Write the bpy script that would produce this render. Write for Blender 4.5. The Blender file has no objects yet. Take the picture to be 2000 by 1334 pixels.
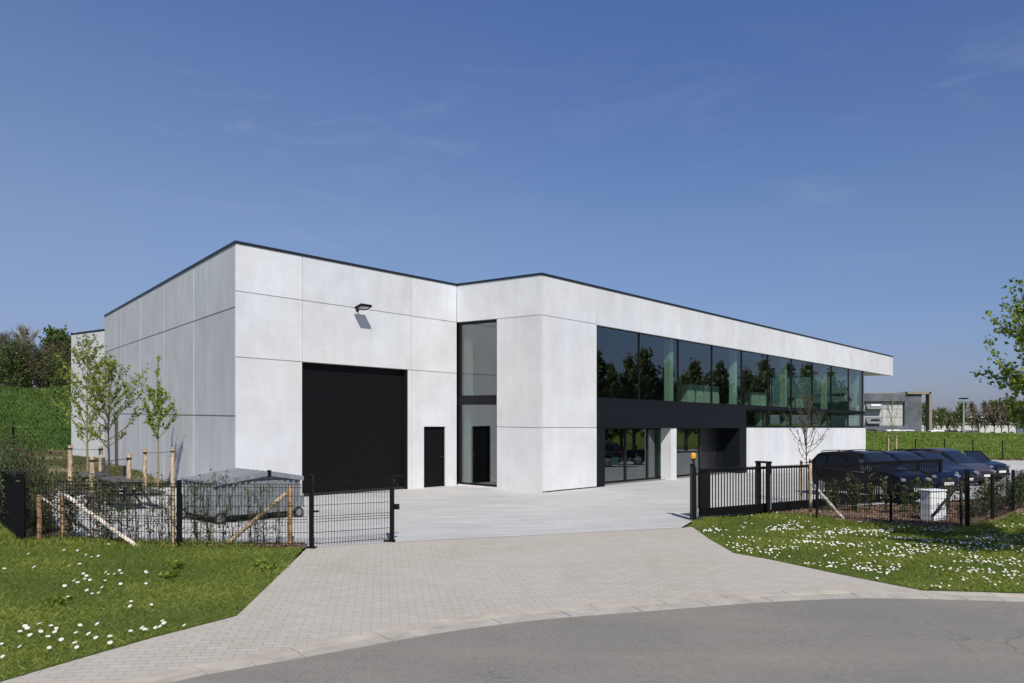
import bpy, bmesh, math, random
import numpy as np
from mathutils import Vector, Matrix

# ------------------------------------------------------------------ camera, sky, sun, exposure
SC = bpy.context.scene
COL = SC.collection
F, U0, V0, EYE, SKEW = 1600.0, 1000.0, 818.0, 2.4, -0.0143     # image constants: lens, horizon, eye height, sideways skew matching the tilted image horizon
cam_d = bpy.data.cameras.new('camera'); cam = bpy.data.objects.new('camera', cam_d); COL.objects.link(cam)
cam.location = (0, 0, EYE); cam.rotation_euler = (math.pi / 2, 0, 0)
cam_d.sensor_width = 36; cam_d.lens = 36 * F / 2000; cam_d.shift_y = (V0 - 667) / 2000
cam_d.clip_start = 0.1; cam_d.clip_end = 6000
SC.camera = cam

EL = math.radians(47); SUN_H = Vector((0.22, -0.976, 0)).normalized()
SC.world = bpy.data.worlds.new('World'); SC.world.use_nodes = True
wt = SC.world.node_tree; wt.nodes.clear()
wo = wt.nodes.new('ShaderNodeOutputWorld'); bg = wt.nodes.new('ShaderNodeBackground'); sky = wt.nodes.new('ShaderNodeTexSky')
sky.sky_type = 'NISHITA'; sky.sun_disc = False; sky.sun_elevation = EL
sky.sun_rotation = math.atan2(SUN_H.x, SUN_H.y); sky.altitude = 50; sky.air_density = 1.0; sky.dust_density = 0.6; sky.ozone_density = 2.2
bg.inputs['Strength'].default_value = 0.115
# thin cirrus wisps, laid out on the sky by direction
tc = wt.nodes.new('ShaderNodeTexCoord'); mp = wt.nodes.new('ShaderNodeMapping'); nz = wt.nodes.new('ShaderNodeTexNoise')
mp.inputs['Location'].default_value = (0.7, 0.3, 0.25); mp.inputs['Scale'].default_value = (2.2, 2.2, 9.0); mp.inputs['Rotation'].default_value = (0.0, 0.22, 0.0)
nz.inputs['Scale'].default_value = 2.6; nz.inputs['Detail'].default_value = 9; nz.inputs['Roughness'].default_value = 0.62; nz.inputs['Distortion'].default_value = 0.7
nz2 = wt.nodes.new('ShaderNodeTexNoise'); nz2.inputs['Scale'].default_value = 2.0; nz2.inputs['Detail'].default_value = 2
r1 = wt.nodes.new('ShaderNodeMapRange'); r1.inputs[1].default_value = 0.50; r1.inputs[2].default_value = 0.80; r1.inputs[4].default_value = 0.21
r2 = wt.nodes.new('ShaderNodeMapRange'); r2.inputs[1].default_value = 0.44; r2.inputs[2].default_value = 0.62
mu0 = wt.nodes.new('ShaderNodeMath'); mu0.operation = 'MULTIPLY'; mu = wt.nodes.new('ShaderNodeMath'); mu.operation = 'MULTIPLY'; zc = wt.nodes.new('ShaderNodeMapRange'); zc.inputs[1].default_value = .43; zc.inputs[2].default_value = .34; szc = wt.nodes.new('ShaderNodeSeparateXYZ')
mixc = wt.nodes.new('ShaderNodeMix'); mixc.data_type = 'RGBA'; mixc.inputs[7].default_value = (4.2, 4.6, 5.4, 1)
L = wt.links.new
L(tc.outputs['Generated'], mp.inputs[0]); L(mp.outputs[0], nz.inputs['Vector']); L(tc.outputs['Generated'], nz2.inputs['Vector'])
L(nz.outputs[0], r1.inputs[0]); L(nz2.outputs[0], r2.inputs[0]); L(tc.outputs['Generated'], szc.inputs[0]); L(szc.outputs[2], zc.inputs[0]); L(r1.outputs[0], mu0.inputs[0]); L(r2.outputs[0], mu0.inputs[1]); L(mu0.outputs[0], mu.inputs[0]); L(zc.outputs[0], mu.inputs[1])
# spring haze: the real sky grades less from zenith to horizon than the clear model does
sz = wt.nodes.new('ShaderNodeSeparateXYZ'); L(tc.outputs['Generated'], sz.inputs[0]); rp = wt.nodes.new('ShaderNodeValToRGB'); L(sz.outputs[2], rp.inputs[0])
for i, (p_, c_) in enumerate(((0.0, (.40, .445, .72)), (.05, (.43, .46, .70)), (.22, (.60, .635, .78)), (.45, (.58, .675, .95)))):
    e_ = rp.color_ramp.elements[i] if i < 2 else rp.color_ramp.elements.new(p_); e_.position = p_; e_.color = c_ + (1,)
gm = wt.nodes.new('ShaderNodeMix'); gm.data_type = 'RGBA'; gm.blend_type = 'MULTIPLY'; gm.inputs[0].default_value = 1.0; L(sky.outputs[0], gm.inputs[6]); L(rp.outputs[0], gm.inputs[7])
hx = wt.nodes.new('ShaderNodeMapRange'); hx.inputs[1].default_value = .15; hx.inputs[2].default_value = -.6; hx.inputs[4].default_value = .48; L(sz.outputs[0], hx.inputs[0])
hz = wt.nodes.new('ShaderNodeMapRange'); hz.inputs[1].default_value = .55; hz.inputs[2].default_value = .08; L(sz.outputs[2], hz.inputs[0])
hm = wt.nodes.new('ShaderNodeMath'); hm.operation = 'MULTIPLY'; L(hx.outputs[0], hm.inputs[0]); L(hz.outputs[0], hm.inputs[1])
hc = wt.nodes.new('ShaderNodeMix'); hc.data_type = 'RGBA'; hc.inputs[7].default_value = (2.7, 3.4, 4.75, 1); L(hm.outputs[0], hc.inputs[0]); L(gm.outputs[2], hc.inputs[6])
L(mu.outputs[0], mixc.inputs[0]); L(hc.outputs[2], mixc.inputs[6]); L(mixc.outputs[2], bg.inputs[0]); L(bg.outputs[0], wo.inputs[0])

sun_d = bpy.data.lights.new('sun', 'SUN'); sun = bpy.data.objects.new('sun', sun_d); COL.objects.link(sun)
sun_d.energy = 5.0; sun_d.angle = math.radians(0.53); sun_d.color = (1.0, 0.955, 0.885)
SUN_DIR = Vector((SUN_H.x * math.cos(EL), SUN_H.y * math.cos(EL), math.sin(EL)))
sun.rotation_euler = SUN_DIR.to_track_quat('Z', 'Y').to_euler(); sun.location = SUN_DIR * 60
SC.view_settings.view_transform = 'Standard'; SC.view_settings.look = 'None'; SC.view_settings.gamma = 1
SC.view_settings.exposure = 0.0
SC.cycles.max_bounces = 8; SC.cycles.transparent_max_bounces = 24; SC.cycles.blur_glossy = 0.4
SC.cycles.caustics_reflective = True; SC.cycles.sample_clamp_indirect = 12

R = random.Random(7)
NP = np.random.default_rng(7)

# ------------------------------------------------------------------ helpers
def G(x, y=0): return SKEW * x                                  # height of the skewed ground at a place
def gp(u, v):                                                   # place on the ground seen at a picture position
    y = EYE * F / ((v - V0) + SKEW * (u - U0)); return Vector(((u - U0) / F * y, y, SKEW * (u - U0) / F * y))
def at(u, y, h=0.0):                                            # place at distance y in direction u, h above ground
    x = (u - U0) / F * y; return Vector((x, y, G(x) + h))
def zat(v, y): return EYE + (V0 - v) / F * y

def tag(o, label=None, cat=None, group=None, kind=None):
    if label: o['label'] = label
    if cat: o['category'] = cat
    if group: o['group'] = group
    if kind: o['kind'] = kind
    return o
def empty(name, loc=(0, 0, 0), rz=0, label=None, cat=None, group=None):
    o = bpy.data.objects.new(name, None); COL.objects.link(o); o.location = loc; o.rotation_euler = (0, 0, rz); o.empty_display_size = .2
    return tag(o, label, cat, group)
def link(name, me, mat, parent=None):
    o = bpy.data.objects.new(name, me); COL.objects.link(o)
    if mat is not None and not me.materials:
        for m in (mat if isinstance(mat, (list, tuple)) else [mat]): me.materials.append(m)
    if parent: o.parent = parent
    return o
def copy_tree(o, parent=None):
    c = o.copy(); COL.objects.link(c)
    if parent: c.parent = parent; c.matrix_parent_inverse = o.matrix_parent_inverse.copy()
    for ch in list(o.children): copy_tree(ch, c)
    return c

class MB:
    def __init__(s): s.v = []; s.f = []; s.mi = []; s.tint = []
    def add(s, vs, fs, mi=0, tint=1.0):
        b = len(s.v); s.v += [tuple(p) for p in vs]; s.f += [tuple(b + i for i in f) for f in fs]; s.mi += [mi] * len(fs); s.tint += [tint] * len(vs)
    def box(s, x0, x1, y0, y1, z0, z1, mi=0, tint=1.0, M=None):
        vs = [Vector(p) for p in ((x0, y0, z0), (x1, y0, z0), (x1, y1, z0), (x0, y1, z0), (x0, y0, z1), (x1, y0, z1), (x1, y1, z1), (x0, y1, z1))]
        if M is not None: vs = [M @ p for p in vs]
        s.add(vs, [(0, 3, 2, 1), (4, 5, 6, 7), (0, 1, 5, 4), (1, 2, 6, 5), (2, 3, 7, 6), (3, 0, 4, 7)], mi, tint)
    def bar(s, a, b, w, h, mi=0):                                # rectangular bar between two points
        a = Vector(a); b = Vector(b); d = b - a; ln = d.length
        if ln < 1e-6: return
        q = d.to_track_quat('Z', 'Y').to_matrix().to_4x4(); q.translation = a
        s.box(-w / 2, w / 2, -h / 2, h / 2, 0, ln, mi, 1.0, q)
    def tube(s, pts, rad, n=8, cap=True, mi=0):
        pts = [Vector(p) for p in pts]; m = len(pts)
        if not isinstance(rad, (list, tuple)): rad = [rad] * m
        vs = []; ref = None
        for i, p in enumerate(pts):
            d = (pts[min(i + 1, m - 1)] - pts[max(i - 1, 0)])
            if d.length < 1e-9: d = Vector((0, 0, 1))
            d.normalize()
            if ref is None: ref = Vector((1, 0, 0)) if abs(d.x) < .8 else Vector((0, 1, 0))
            a = (ref - d * ref.dot(d)).normalized(); b = d.cross(a); ref = a
            for k in range(n):
                t = 2 * math.pi * k / n; vs.append(p + (a * math.cos(t) + b * math.sin(t)) * rad[i])
        fs = [(i * n + k, i * n + (k + 1) % n, (i + 1) * n + (k + 1) % n, (i + 1) * n + k) for i in range(m - 1) for k in range(n)]
        if cap: fs += [tuple(range(n - 1, -1, -1)), tuple((m - 1) * n + k for k in range(n))]
        s.add(vs, fs, mi)
    def lathe(s, prof, n=16, M=None, mi=0):                      # (r, z) profile round Z
        vs = []; m = len(prof)
        for r, z in prof:
            for k in range(n):
                t = 2 * math.pi * k / n; p = Vector((r * math.cos(t), r * math.sin(t), z)); vs.append(M @ p if M is not None else p)
        fs = [(i * n + k, i * n + (k + 1) % n, (i + 1) * n + (k + 1) % n, (i + 1) * n + k) for i in range(m - 1) for k in range(n)]
        fs += [tuple(range(n - 1, -1, -1)), tuple((m - 1) * n + k for k in range(n))]
        s.add(vs, fs, mi)
    def prism(s, poly, z0, z1, mi=0):
        n = len(poly); vs = [(x, y, z0) for x, y in poly] + [(x, y, z1) for x, y in poly]
        s.add(vs, [tuple(range(n - 1, -1, -1)), tuple(range(n, 2 * n))] + [(i, (i + 1) % n, n + (i + 1) % n, n + i) for i in range(n)], mi)
    def mesh(s, name, warp=None):
        me = bpy.data.meshes.new(name)
        vs = [warp(p) for p in s.v] if warp else s.v
        me.from_pydata(vs, [], s.f); me.polygons.foreach_set('material_index', s.mi)
        at_ = me.attributes.new('tint', 'FLOAT', 'POINT'); at_.data.foreach_set('value', s.tint); me.update(); return me
    def build(s, name, mat, parent=None, smooth=False, bevel=0, warp=None, angle=35):
        me = s.mesh(name, warp); o = link(name, me, mat, parent)
        if smooth:
            me.polygons.foreach_set('use_smooth', [True] * len(me.polygons)); me.set_sharp_from_angle(angle=math.radians(angle))
        if bevel:
            b = o.modifiers.new('bevel', 'BEVEL'); b.width = bevel; b.segments = 2; b.limit_method = 'ANGLE'; b.harden_normals = False
        return o

def np_mesh(name, verts, quads, mat, parent=None, tint=None):    # large quad soups
    me = bpy.data.meshes.new(name); n = len(verts); q = len(quads); k = quads.shape[1]
    me.vertices.add(n); me.vertices.foreach_set('co', verts.astype(np.float32).ravel())
    me.loops.add(q * k); me.loops.foreach_set('vertex_index', quads.astype(np.int32).ravel())
    me.polygons.add(q); me.polygons.foreach_set('loop_start', np.arange(q, dtype=np.int32) * k)
    if tint is not None:
        a = me.attributes.new('tint', 'FLOAT', 'POINT'); a.data.foreach_set('value', tint.astype(np.float32))
    me.update(calc_edges=True); me.validate()
    return link(name, me, mat, parent)

# ------------------------------------------------------------------ materials
MATS = {}
class NT:
    def __init__(s, name):
        s.m = bpy.data.materials.new(name); s.m.use_nodes = True; s.t = s.m.node_tree; s.t.nodes.clear()
        s.out = s.t.nodes.new('ShaderNodeOutputMaterial'); MATS[name] = s.m
    def n(s, typ, **kw):
        nd = s.t.nodes.new(typ)
        for k, v in kw.items():
            if k.startswith('i_'):
                key = k[2:].replace('_', ' '); 
                for i in nd.inputs:
                    if i.name.lower() == key.lower(): i.default_value = v; break
            else: setattr(nd, k, v)
        return nd
    def l(s, a, b): s.t.links.new(a, b)
    def noise(s, scale, detail=4, rough=.55, vec=None, sc=(1, 1, 1), dist=0):
        nd = s.n('ShaderNodeTexNoise'); nd.inputs['Scale'].default_value = scale; nd.inputs['Detail'].default_value = detail
        nd.inputs['Roughness'].default_value = rough; nd.inputs['Distortion'].default_value = dist
        m = s.n('ShaderNodeMapping'); m.inputs['Scale'].default_value = sc
        s.l(vec if vec is not None else s.coord(), m.inputs[0]); s.l(m.outputs[0], nd.inputs['Vector']); return nd.outputs[0]
    def coord(s, which='Object'):
        if not hasattr(s, '_tc'): s._tc = s.n('ShaderNodeTexCoord')
        return s._tc.outputs[which]
    def rng(s, a, lo, hi, o0=0., o1=1.):
        r = s.n('ShaderNodeMapRange'); r.inputs[1].default_value = lo; r.inputs[2].default_value = hi; r.inputs[3].default_value = o0; r.inputs[4].default_value = o1
        s.l(a, r.inputs[0]); return r.outputs[0]
    def mix(s, fac, a, b, mode='MIX'):
        m = s.n('ShaderNodeMix', data_type='RGBA', blend_type=mode)
        for val, idx in ((fac, 0), (a, 6), (b, 7)):
            if isinstance(val, (int, float)): m.inputs[idx].default_value = val
            elif isinstance(val, tuple): m.inputs[idx].default_value = val + (1,) if len(val) == 3 else val
            else: s.l(val, m.inputs[idx])
        return m.outputs[2]
    def math(s, op, a, b=0.):
        m = s.n('ShaderNodeMath', operation=op)
        for val, i in ((a, 0), (b, 1)):
            if isinstance(val, (int, float)): m.inputs[i].default_value = val
            else: s.l(val, m.inputs[i])
        return m.outputs[0]
    def attr(s, name='tint'): return s.n('ShaderNodeAttribute', attribute_name=name).outputs['Fac']
    def prin(s, col, rough=.6, metal=0., bump=None, bdist=.01, bstr=.5, coat=0., spec=.5):
        p = s.n('ShaderNodeBsdfPrincipled'); p.inputs['Roughness'].default_value = rough if isinstance(rough, (int, float)) else .5
        p.inputs['Metallic'].default_value = metal; p.inputs['Coat Weight'].default_value = coat; p.inputs['Coat Roughness'].default_value = .04
        p.inputs['Specular IOR Level'].default_value = spec
        if isinstance(col, tuple): p.inputs['Base Color'].default_value = col + (1,)
        else: s.l(col, p.inputs['Base Color'])
        if not isinstance(rough, (int, float)): s.l(rough, p.inputs['Roughness'])
        if bump is not None:
            b = s.n('ShaderNodeBump'); b.inputs['Distance'].default_value = bdist; b.inputs['Strength'].default_value = bstr
            s.l(bump, b.inputs['Height']); s.l(b.outputs[0], p.inputs['Normal'])
        s.l(p.outputs[0], s.out.inputs[0]); return p

def mat_plain(name, col, rough=.6, metal=0., coat=0., var=.12, scale=6., bump=0., spec=.5):
    t = NT(name); n = t.noise(scale, 5)
    c = t.mix(t.rng(n, .3, .7), tuple(x * (1 - var) for x in col), tuple(min(1, x * (1 + var)) for x in col))
    t.prin(c, rough, metal, t.noise(scale * 8, 3) if bump else None, bump or .01, .5, coat, spec); return t.m

def mat_concrete(name, base, streak=.10, blotch=.10, warm=(1.0, .985, .955)):
    t = NT(name)
    a = t.noise(.9, 6, .6); b = t.noise(2.4, 5, .6, sc=(1, 1, .16)); d = t.noise(40, 3, .6); e = t.noise(.45, 3, .5); h = t.noise(9, 6, .68, dist=.4); w = t.noise(7, 5, .65, sc=(1, 1, .05))
    f = t.math('MULTIPLY', t.rng(a, .3, .72, 1 - blotch, 1 + blotch * .45), t.rng(b, .3, .7, 1 - streak, 1 + streak * .35))
    f = t.math('MULTIPLY', f, t.rng(d, .25, .75, .965, 1.025)); f = t.math('MULTIPLY', f, t.rng(h, .53, .78, 1.0, .90)); f = t.math('MULTIPLY', f, t.rng(w, .57, .78, 1.0, 1 - streak * .8)); f = t.math('MULTIPLY', f, t.attr())
    c = t.mix(t.rng(e, .35, .65), tuple(base * x for x in warm), tuple(base * x for x in (.965, .985, 1.0)))
    v = t.n('ShaderNodeVectorMath', operation='SCALE'); t.l(c, v.inputs[0]); t.l(f, v.inputs['Scale'])
    bh = t.math('ADD', t.math('MULTIPLY', t.noise(26, 4, .6), .5), t.math('MULTIPLY', t.noise(2.2, 3), .8))
    t.prin(v.outputs[0], .82, 0, bh, .006, .35, 0, .3); return t.m

def mat_leaf(name, dark, light, trans=.35, rough=.55):
    t = NT(name); c = t.mix(t.rng(t.attr(), 0, 1), dark, light)
    p = t.prin(c, rough, 0, None, .01, .5, 0, .35); tr = t.n('ShaderNodeBsdfTranslucent')
    t.l(t.mix(1.0, c, (1.2, 1.25, .55), 'MULTIPLY'), tr.inputs[0]); ms = t.n('ShaderNodeMixShader'); ms.inputs[0].default_value = trans
    t.l(p.outputs[0], ms.inputs[1]); t.l(tr.outputs[0], ms.inputs[2]); t.l(ms.outputs[0], t.out.inputs[0]); return t.m

def mat_glass(name, tint, ior=1.75):
    t = NT(name); fr = t.n('ShaderNodeFresnel'); ge = t.n('ShaderNodeNewGeometry')      # same reflectance from either face of the pane
    t.l(t.rng(ge.outputs['Backfacing'], 0, 1, ior, 1 / ior), fr.inputs[0])
    tr = t.n('ShaderNodeBsdfTransparent'); tr.inputs[0].default_value = tint + (1,)
    gl = t.n('ShaderNodeBsdfGlossy'); gl.inputs['Roughness'].default_value = .0; gl.inputs[0].default_value = (.93, .95, 1, 1)
    ms = t.n('ShaderNodeMixShader'); t.l(fr.outputs[0], ms.inputs[0]); t.l(tr.outputs[0], ms.inputs[1]); t.l(gl.outputs[0], ms.inputs[2]); t.l(ms.outputs[0], t.out.inputs[0]); return t.m

CONC = mat_concrete('pale_concrete', .67, .06, .115); CONC_SIDE = mat_concrete('shaded_side_concrete', .64, .10, .12, (.985, .99, 1.0)); CONC_REAR = mat_concrete('rear_concrete', .66, .06, .06)  # side wall copy is cooler and slightly darker: shade put into its colour
COPING = mat_plain('coping_metal', (.014, .019, .026), .45, 0, 0, .1, 6, 0, .3); BLACK = mat_plain('black_cladding', (.0075, .0095, .012), .6, 0, 0, .12, 2, 0, .12); DOORBLK = mat_plain('door_black', (.0052, .0054, .0058), .6, 0, 0, .12, 6, 0, .12)
FRAME = mat_plain('window_frame_black', (.009, .009, .010), .5, 0, 0, .1, 6, 0, .2); GLASS = mat_glass('window_glass', (.66, .76, .70), 2.05); GLASS_T = mat_glass('tall_window_glass', (.6, .66, .63), 2.3)
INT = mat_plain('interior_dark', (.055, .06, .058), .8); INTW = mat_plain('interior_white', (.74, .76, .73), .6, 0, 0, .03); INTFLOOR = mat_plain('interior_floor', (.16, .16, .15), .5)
STEEL = mat_plain('black_steel', (.0045, .0045, .005), .5, 0, 0, .12, 6, 0, .18); WIRE = mat_plain('black_wire', (.006, .0065, .007), .6, 0, 0, .1, 6, 0, .15)
GALV = None
WOOD = mat_plain('stake_wood', (.42, .315, .20), .85, 0, 0, .5, 9, .01); WOODGREY = mat_plain('grey_wood', (.085, .08, .075), .85, 0, 0, .3, 10, .01); RUBBER = mat_plain('black_rubber', (.012, .012, .012), .7)
WOODFRESH = mat_plain('post_wood', (.36, .22, .10), .8, 0, 0, .4, 10, .01)
BARK = mat_plain('young_bark', (.20, .17, .10), .85, 0, 0, .35, 20, .01); BARKD = mat_plain('dark_bark', (.07, .055, .042), .9, 0, 0, .3, 16, .01); TWIG = mat_plain('twig_bark', (.11, .09, .07), .9)
YELLOW = mat_plain('amber_plastic', (.75, .36, .01), .3, 0, .3, .05)
WHITEP = mat_plain('white_polyester', (.74, .75, .74), .5, 0, 0, .05); CHROME = mat_plain('chrome', (.7, .7, .7), .15, 1.0); ALLOY = mat_plain('alloy_rim', (.5, .5, .52), .28, .9)
LEAF = mat_leaf('spring_leaf', (.12, .17, .022), (.29, .34, .05), .4); LEAFG = mat_leaf('green_leaf', (.045, .08, .018), (.13, .19, .04)); LEAFD = mat_leaf('hedge_leaf', (.035, .06, .016), (.10, .14, .035))
IVY = mat_leaf('ivy_leaf', (.022, .058, .012), (.075, .145, .026), .2); LEAFO = mat_leaf('olive_leaf', (.05, .06, .022), (.12, .125, .04)); LEAFR = mat_leaf('red_bud_leaf', (.10, .07, .06), (.17, .12, .095)); LEAFL = mat_leaf('linden_leaf', (.085, .14, .014), (.24, .31, .035), .45)
GRASSB = mat_leaf('grass_blade', (.09, .135, .016), (.31, .345, .075), .40, .6); GRASSR = mat_leaf('grass_blade_rough', (.05, .06, .02), (.17, .165, .07), .3, .6); BERMG = mat_leaf('berm_grass', (.09, .145, .022), (.23, .30, .06), .35)

def mat_birch():
    t = NT('birch_bark'); n = t.noise(9, 4, .6, sc=(1, 1, 2.5)); c = t.mix(t.rng(n, .57, .64), (.66, .58, .48), (.12, .09, .07)); t.prin(c, .8); return t.m
BIRCH = mat_birch()
def mat_galv():
    t = NT('galvanised_sheet'); n = t.noise(7, 6, .7); n2 = t.noise(1.6, 4, .6, sc=(1, 1, .3))
    c = t.mix(t.rng(n, .3, .7), (.125, .138, .147), (.225, .243, .255)); c = t.mix(t.rng(n2, .5, .75, 0, .6), c, (.2, .2, .19)); t.prin(c, .7, 0, None, .01, .5, 0, .3); return t.m
GALV = mat_galv()
def mat_asphalt():
    t = NT('asphalt'); co = t.coord()
    a = t.noise(42, 5, .75); b = t.noise(1.1, 5, .6); v = t.n('ShaderNodeTexVoronoi'); v.inputs['Scale'].default_value = 95; t.l(co, v.inputs['Vector'])
    c = t.mix(t.rng(a, .3, .7), (.115, .113, .108), (.285, .278, .26)); c = t.mix(t.rng(b, .35, .7, 0, .6), c, (.245, .24, .225))
    s = t.noise(.42, 4, .6, sc=(.25, 2.2, 1)); c = t.mix(t.rng(s, .52, .72, 0, .45), c, (.27, .26, .235)); c = t.mix(t.rng(t.noise(.3, 3, .5), .4, .7, 0, .35), c, (.14, .14, .142))
    ck = t.n('ShaderNodeTexVoronoi', feature='DISTANCE_TO_EDGE'); ck.inputs['Scale'].default_value = .38; wv = t.n('ShaderNodeVectorMath', operation='ADD'); wn = t.n('ShaderNodeTexNoise'); wn.inputs['Scale'].default_value = 2.2; wn.inputs['Detail'].default_value = 6; t.l(co, wn.inputs['Vector']); wsx = t.n('ShaderNodeVectorMath', operation='SCALE'); wsx.inputs['Scale'].default_value = .5; t.l(wn.outputs['Color'], wsx.inputs[0]); t.l(co, wv.inputs[0]); t.l(wsx.outputs[0], wv.inputs[1]); t.l(wv.outputs[0], ck.inputs['Vector'])
    ckm = t.math('MULTIPLY', t.rng(ck.outputs['Distance'], .0, .006, 1, 0), t.rng(t.noise(.5, 3), .5, .62, 0, .55)); c = t.mix(ckm, c, (.06, .058, .055))
    sp = t.noise(75, 2, .6); c = t.mix(t.rng(sp, .68, .74, 0, .7), c, (.44, .42, .38)); c = t.mix(t.rng(t.noise(12, 5, .7), .35, .7, 0, .3), c, (.13, .128, .122)); t.prin(t.mix(1.0, c, (1.0, .965, .885), 'MULTIPLY'), .9, 0, v.outputs[0], .006, .5, 0, .25); return t.m
ASPH = mat_asphalt()
def mat_paver():
    t = NT('concrete_pavers'); m = t.n('ShaderNodeMapping'); m.inputs['Rotation'].default_value = (0, 0, -math.radians(9)); t.l(t.coord(), m.inputs[0])
    wob = t.n('ShaderNodeVectorMath', operation='ADD'); nn = t.n('ShaderNodeTexNoise'); nn.inputs['Scale'].default_value = 1.3; t.l(m.outputs[0], nn.inputs['Vector'])
    sc = t.n('ShaderNodeVectorMath', operation='SCALE'); sc.inputs['Scale'].default_value = .03; t.l(nn.outputs['Color'], sc.inputs[0]); t.l(m.outputs[0], wob.inputs[0]); t.l(sc.outputs[0], wob.inputs[1])
    b = t.n('ShaderNodeTexBrick'); b.offset = .5; b.inputs['Scale'].default_value = 1.0; b.inputs['Brick Width'].default_value = .222; b.inputs['Row Height'].default_value = .111
    b.inputs['Mortar Size'].default_value = .0042; b.inputs['Mortar Smooth'].default_value = .35; b.inputs['Bias'].default_value = 0
    b.inputs['Color1'].default_value = (.385, .355, .315, 1); b.inputs['Color2'].default_value = (.435, .405, .365, 1); b.inputs['Mortar'].default_value = (.215, .195, .165, 1)
    t.l(wob.outputs[0], b.inputs['Vector'])
    sp = t.noise(70, 3, .7); pt = t.noise(.55, 5, .6); c = t.mix(t.rng(pt, .3, .75, 0, .5), b.outputs['Color'], (.46, .44, .41)); c = t.mix(t.rng(sp, .3, .7, .0, .16), c, (.25, .235, .21)); c = t.mix(t.rng(t.noise(.9, 5, .65, sc=(.3, 2, 1)), .55, .75, 0, .3), c, (.32, .30, .27))
    c = t.mix(t.rng(t.noise(.7, 4, .6, sc=(2.2, .35, 1)), .54, .72, 0, .35), c, (.31, .285, .25)); dk = t.noise(38, 2, .5); c = t.mix(t.rng(dk, .735, .755, 0, .7), c, (.10, .09, .08))
    t.prin(t.mix(1.0, c, (1.0, .98, .925), 'MULTIPLY'), .88, 0, b.outputs['Fac'], -.004, .7, 0, .25); return t.m
PAVER = mat_paver()
def mat_yard():
    t = NT('brushed_concrete'); m = t.n('ShaderNodeMapping'); m.inputs['Rotation'].default_value = (0, 0, -math.radians(16)); t.l(t.coord(), m.inputs[0])
    a = t.noise(1.1, 6, .65, m.outputs[0], (.35, 2.2, 1)); b = t.noise(5, 5, .7, m.outputs[0], (.25, 2.5, 1)); d = t.noise(60, 3, .7); e = t.noise(.35, 3)
    bk = t.n('ShaderNodeTexBrick'); bk.offset = .5; bk.inputs['Scale'].default_value = 1.0; bk.inputs['Brick Width'].default_value = .44; bk.inputs['Row Height'].default_value = .22; bk.inputs['Mortar Size'].default_value = .006; bk.inputs['Mortar Smooth'].default_value = .4; bk.inputs['Color1'].default_value = (.96, .96, .96, 1); bk.inputs['Color2'].default_value = (1.03, 1.03, 1.03, 1); bk.inputs['Mortar'].default_value = (.80, .80, .80, 1); t.l(m.outputs[0], bk.inputs['Vector'])
    f = t.math('MULTIPLY', t.rng(a, .3, .72, .84, 1.08), t.rng(b, .3, .7, .92, 1.06)); f = t.math('MULTIPLY', f, bk.outputs['Color']); f = t.math('MULTIPLY', f, t.rng(d, .3, .7, .97, 1.03)); f = t.math('MULTIPLY', f, t.rng(e, .35, .65, .94, 1.04))
    v = t.n('ShaderNodeVectorMath', operation='SCALE'); v.inputs[0].default_value = (.452, .443, .420); t.l(f, v.inputs['Scale']); t.prin(v.outputs[0], .8, 0, b, .002, .4, 0, .3); return t.m
YARD = mat_yard()
def mat_soil(name, c1, c2, sc=3, big=.5):
    t = NT(name); a = t.noise(sc, 6, .65); b = t.noise(big, 4); c = t.mix(t.rng(a, .3, .7), c1, c2); c = t.mix(t.rng(b, .4, .7, 0, .5), c, tuple(.5 * (x + y) for x, y in zip(c1, c2)))
    t.prin(c, .95, 0, a, .03, .5, 0, .1); return t.m
SOIL = mat_soil('lawn_soil', (.05, .08, .015), (.09, .12, .026), 9); FIELD = mat_soil('far_grass', (.07, .11, .018), (.13, .18, .036), .8, .05); DIRT = mat_soil('dry_dirt', (.11, .10, .045), (.24, .205, .12), 2.5, .25); BANK = mat_soil('bank_green', (.025, .06, .012), (.05, .10, .018), 2)
MULCH = mat_soil('bark_mulch', (.05, .033, .022), (.22, .15, .10), 14); KERB = mat_plain('kerb_concrete', (.395, .355, .295), .9, 0, 0, .16, 2.2, .01, .2); GUTTER = mat_plain('gutter_concrete', (.36, .335, .29), .9, 0, 0, .2, 3, .01, .2)

# ------------------------------------------------------------------ ground
def inpoly(x, y, poly):
    x = np.asarray(x); y = np.asarray(y); c = np.zeros(x.shape, bool); j = len(poly) - 1
    for i in range(len(poly)):
        xi, yi = poly[i]; xj, yj = poly[j]
        c ^= ((yi > y) != (yj > y)) & (x < (xj - xi) * (y - yi) / ((yj - yi) or 1e-9) + xi); j = i
    return c
def sheet(name, poly, dz, mat, kind='structure'):
    bm = bmesh.new(); f = bm.faces.new([bm.verts.new((x, y, G(x) + dz)) for x, y in poly]); f.normal_update()
    if f.normal.z < 0: f.normal_flip()
    bmesh.ops.triangulate(bm, faces=[f]); me = bpy.data.meshes.new(name); bm.to_mesh(me); bm.free(); return tag(link(name, me, mat), kind=kind)
def P(lst): return [tuple(gp(u, v)[:2]) for u, v in lst]

m = MB(); S = 2500
m.add([(-S, -S, G(-S) - .06), (S, -S, G(S) - .06), (S, S, G(S) - .06), (-S, S, G(-S) - .06)], [(0, 1, 2, 3)]); tag(m.build('ground', FIELD), kind='structure')

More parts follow.
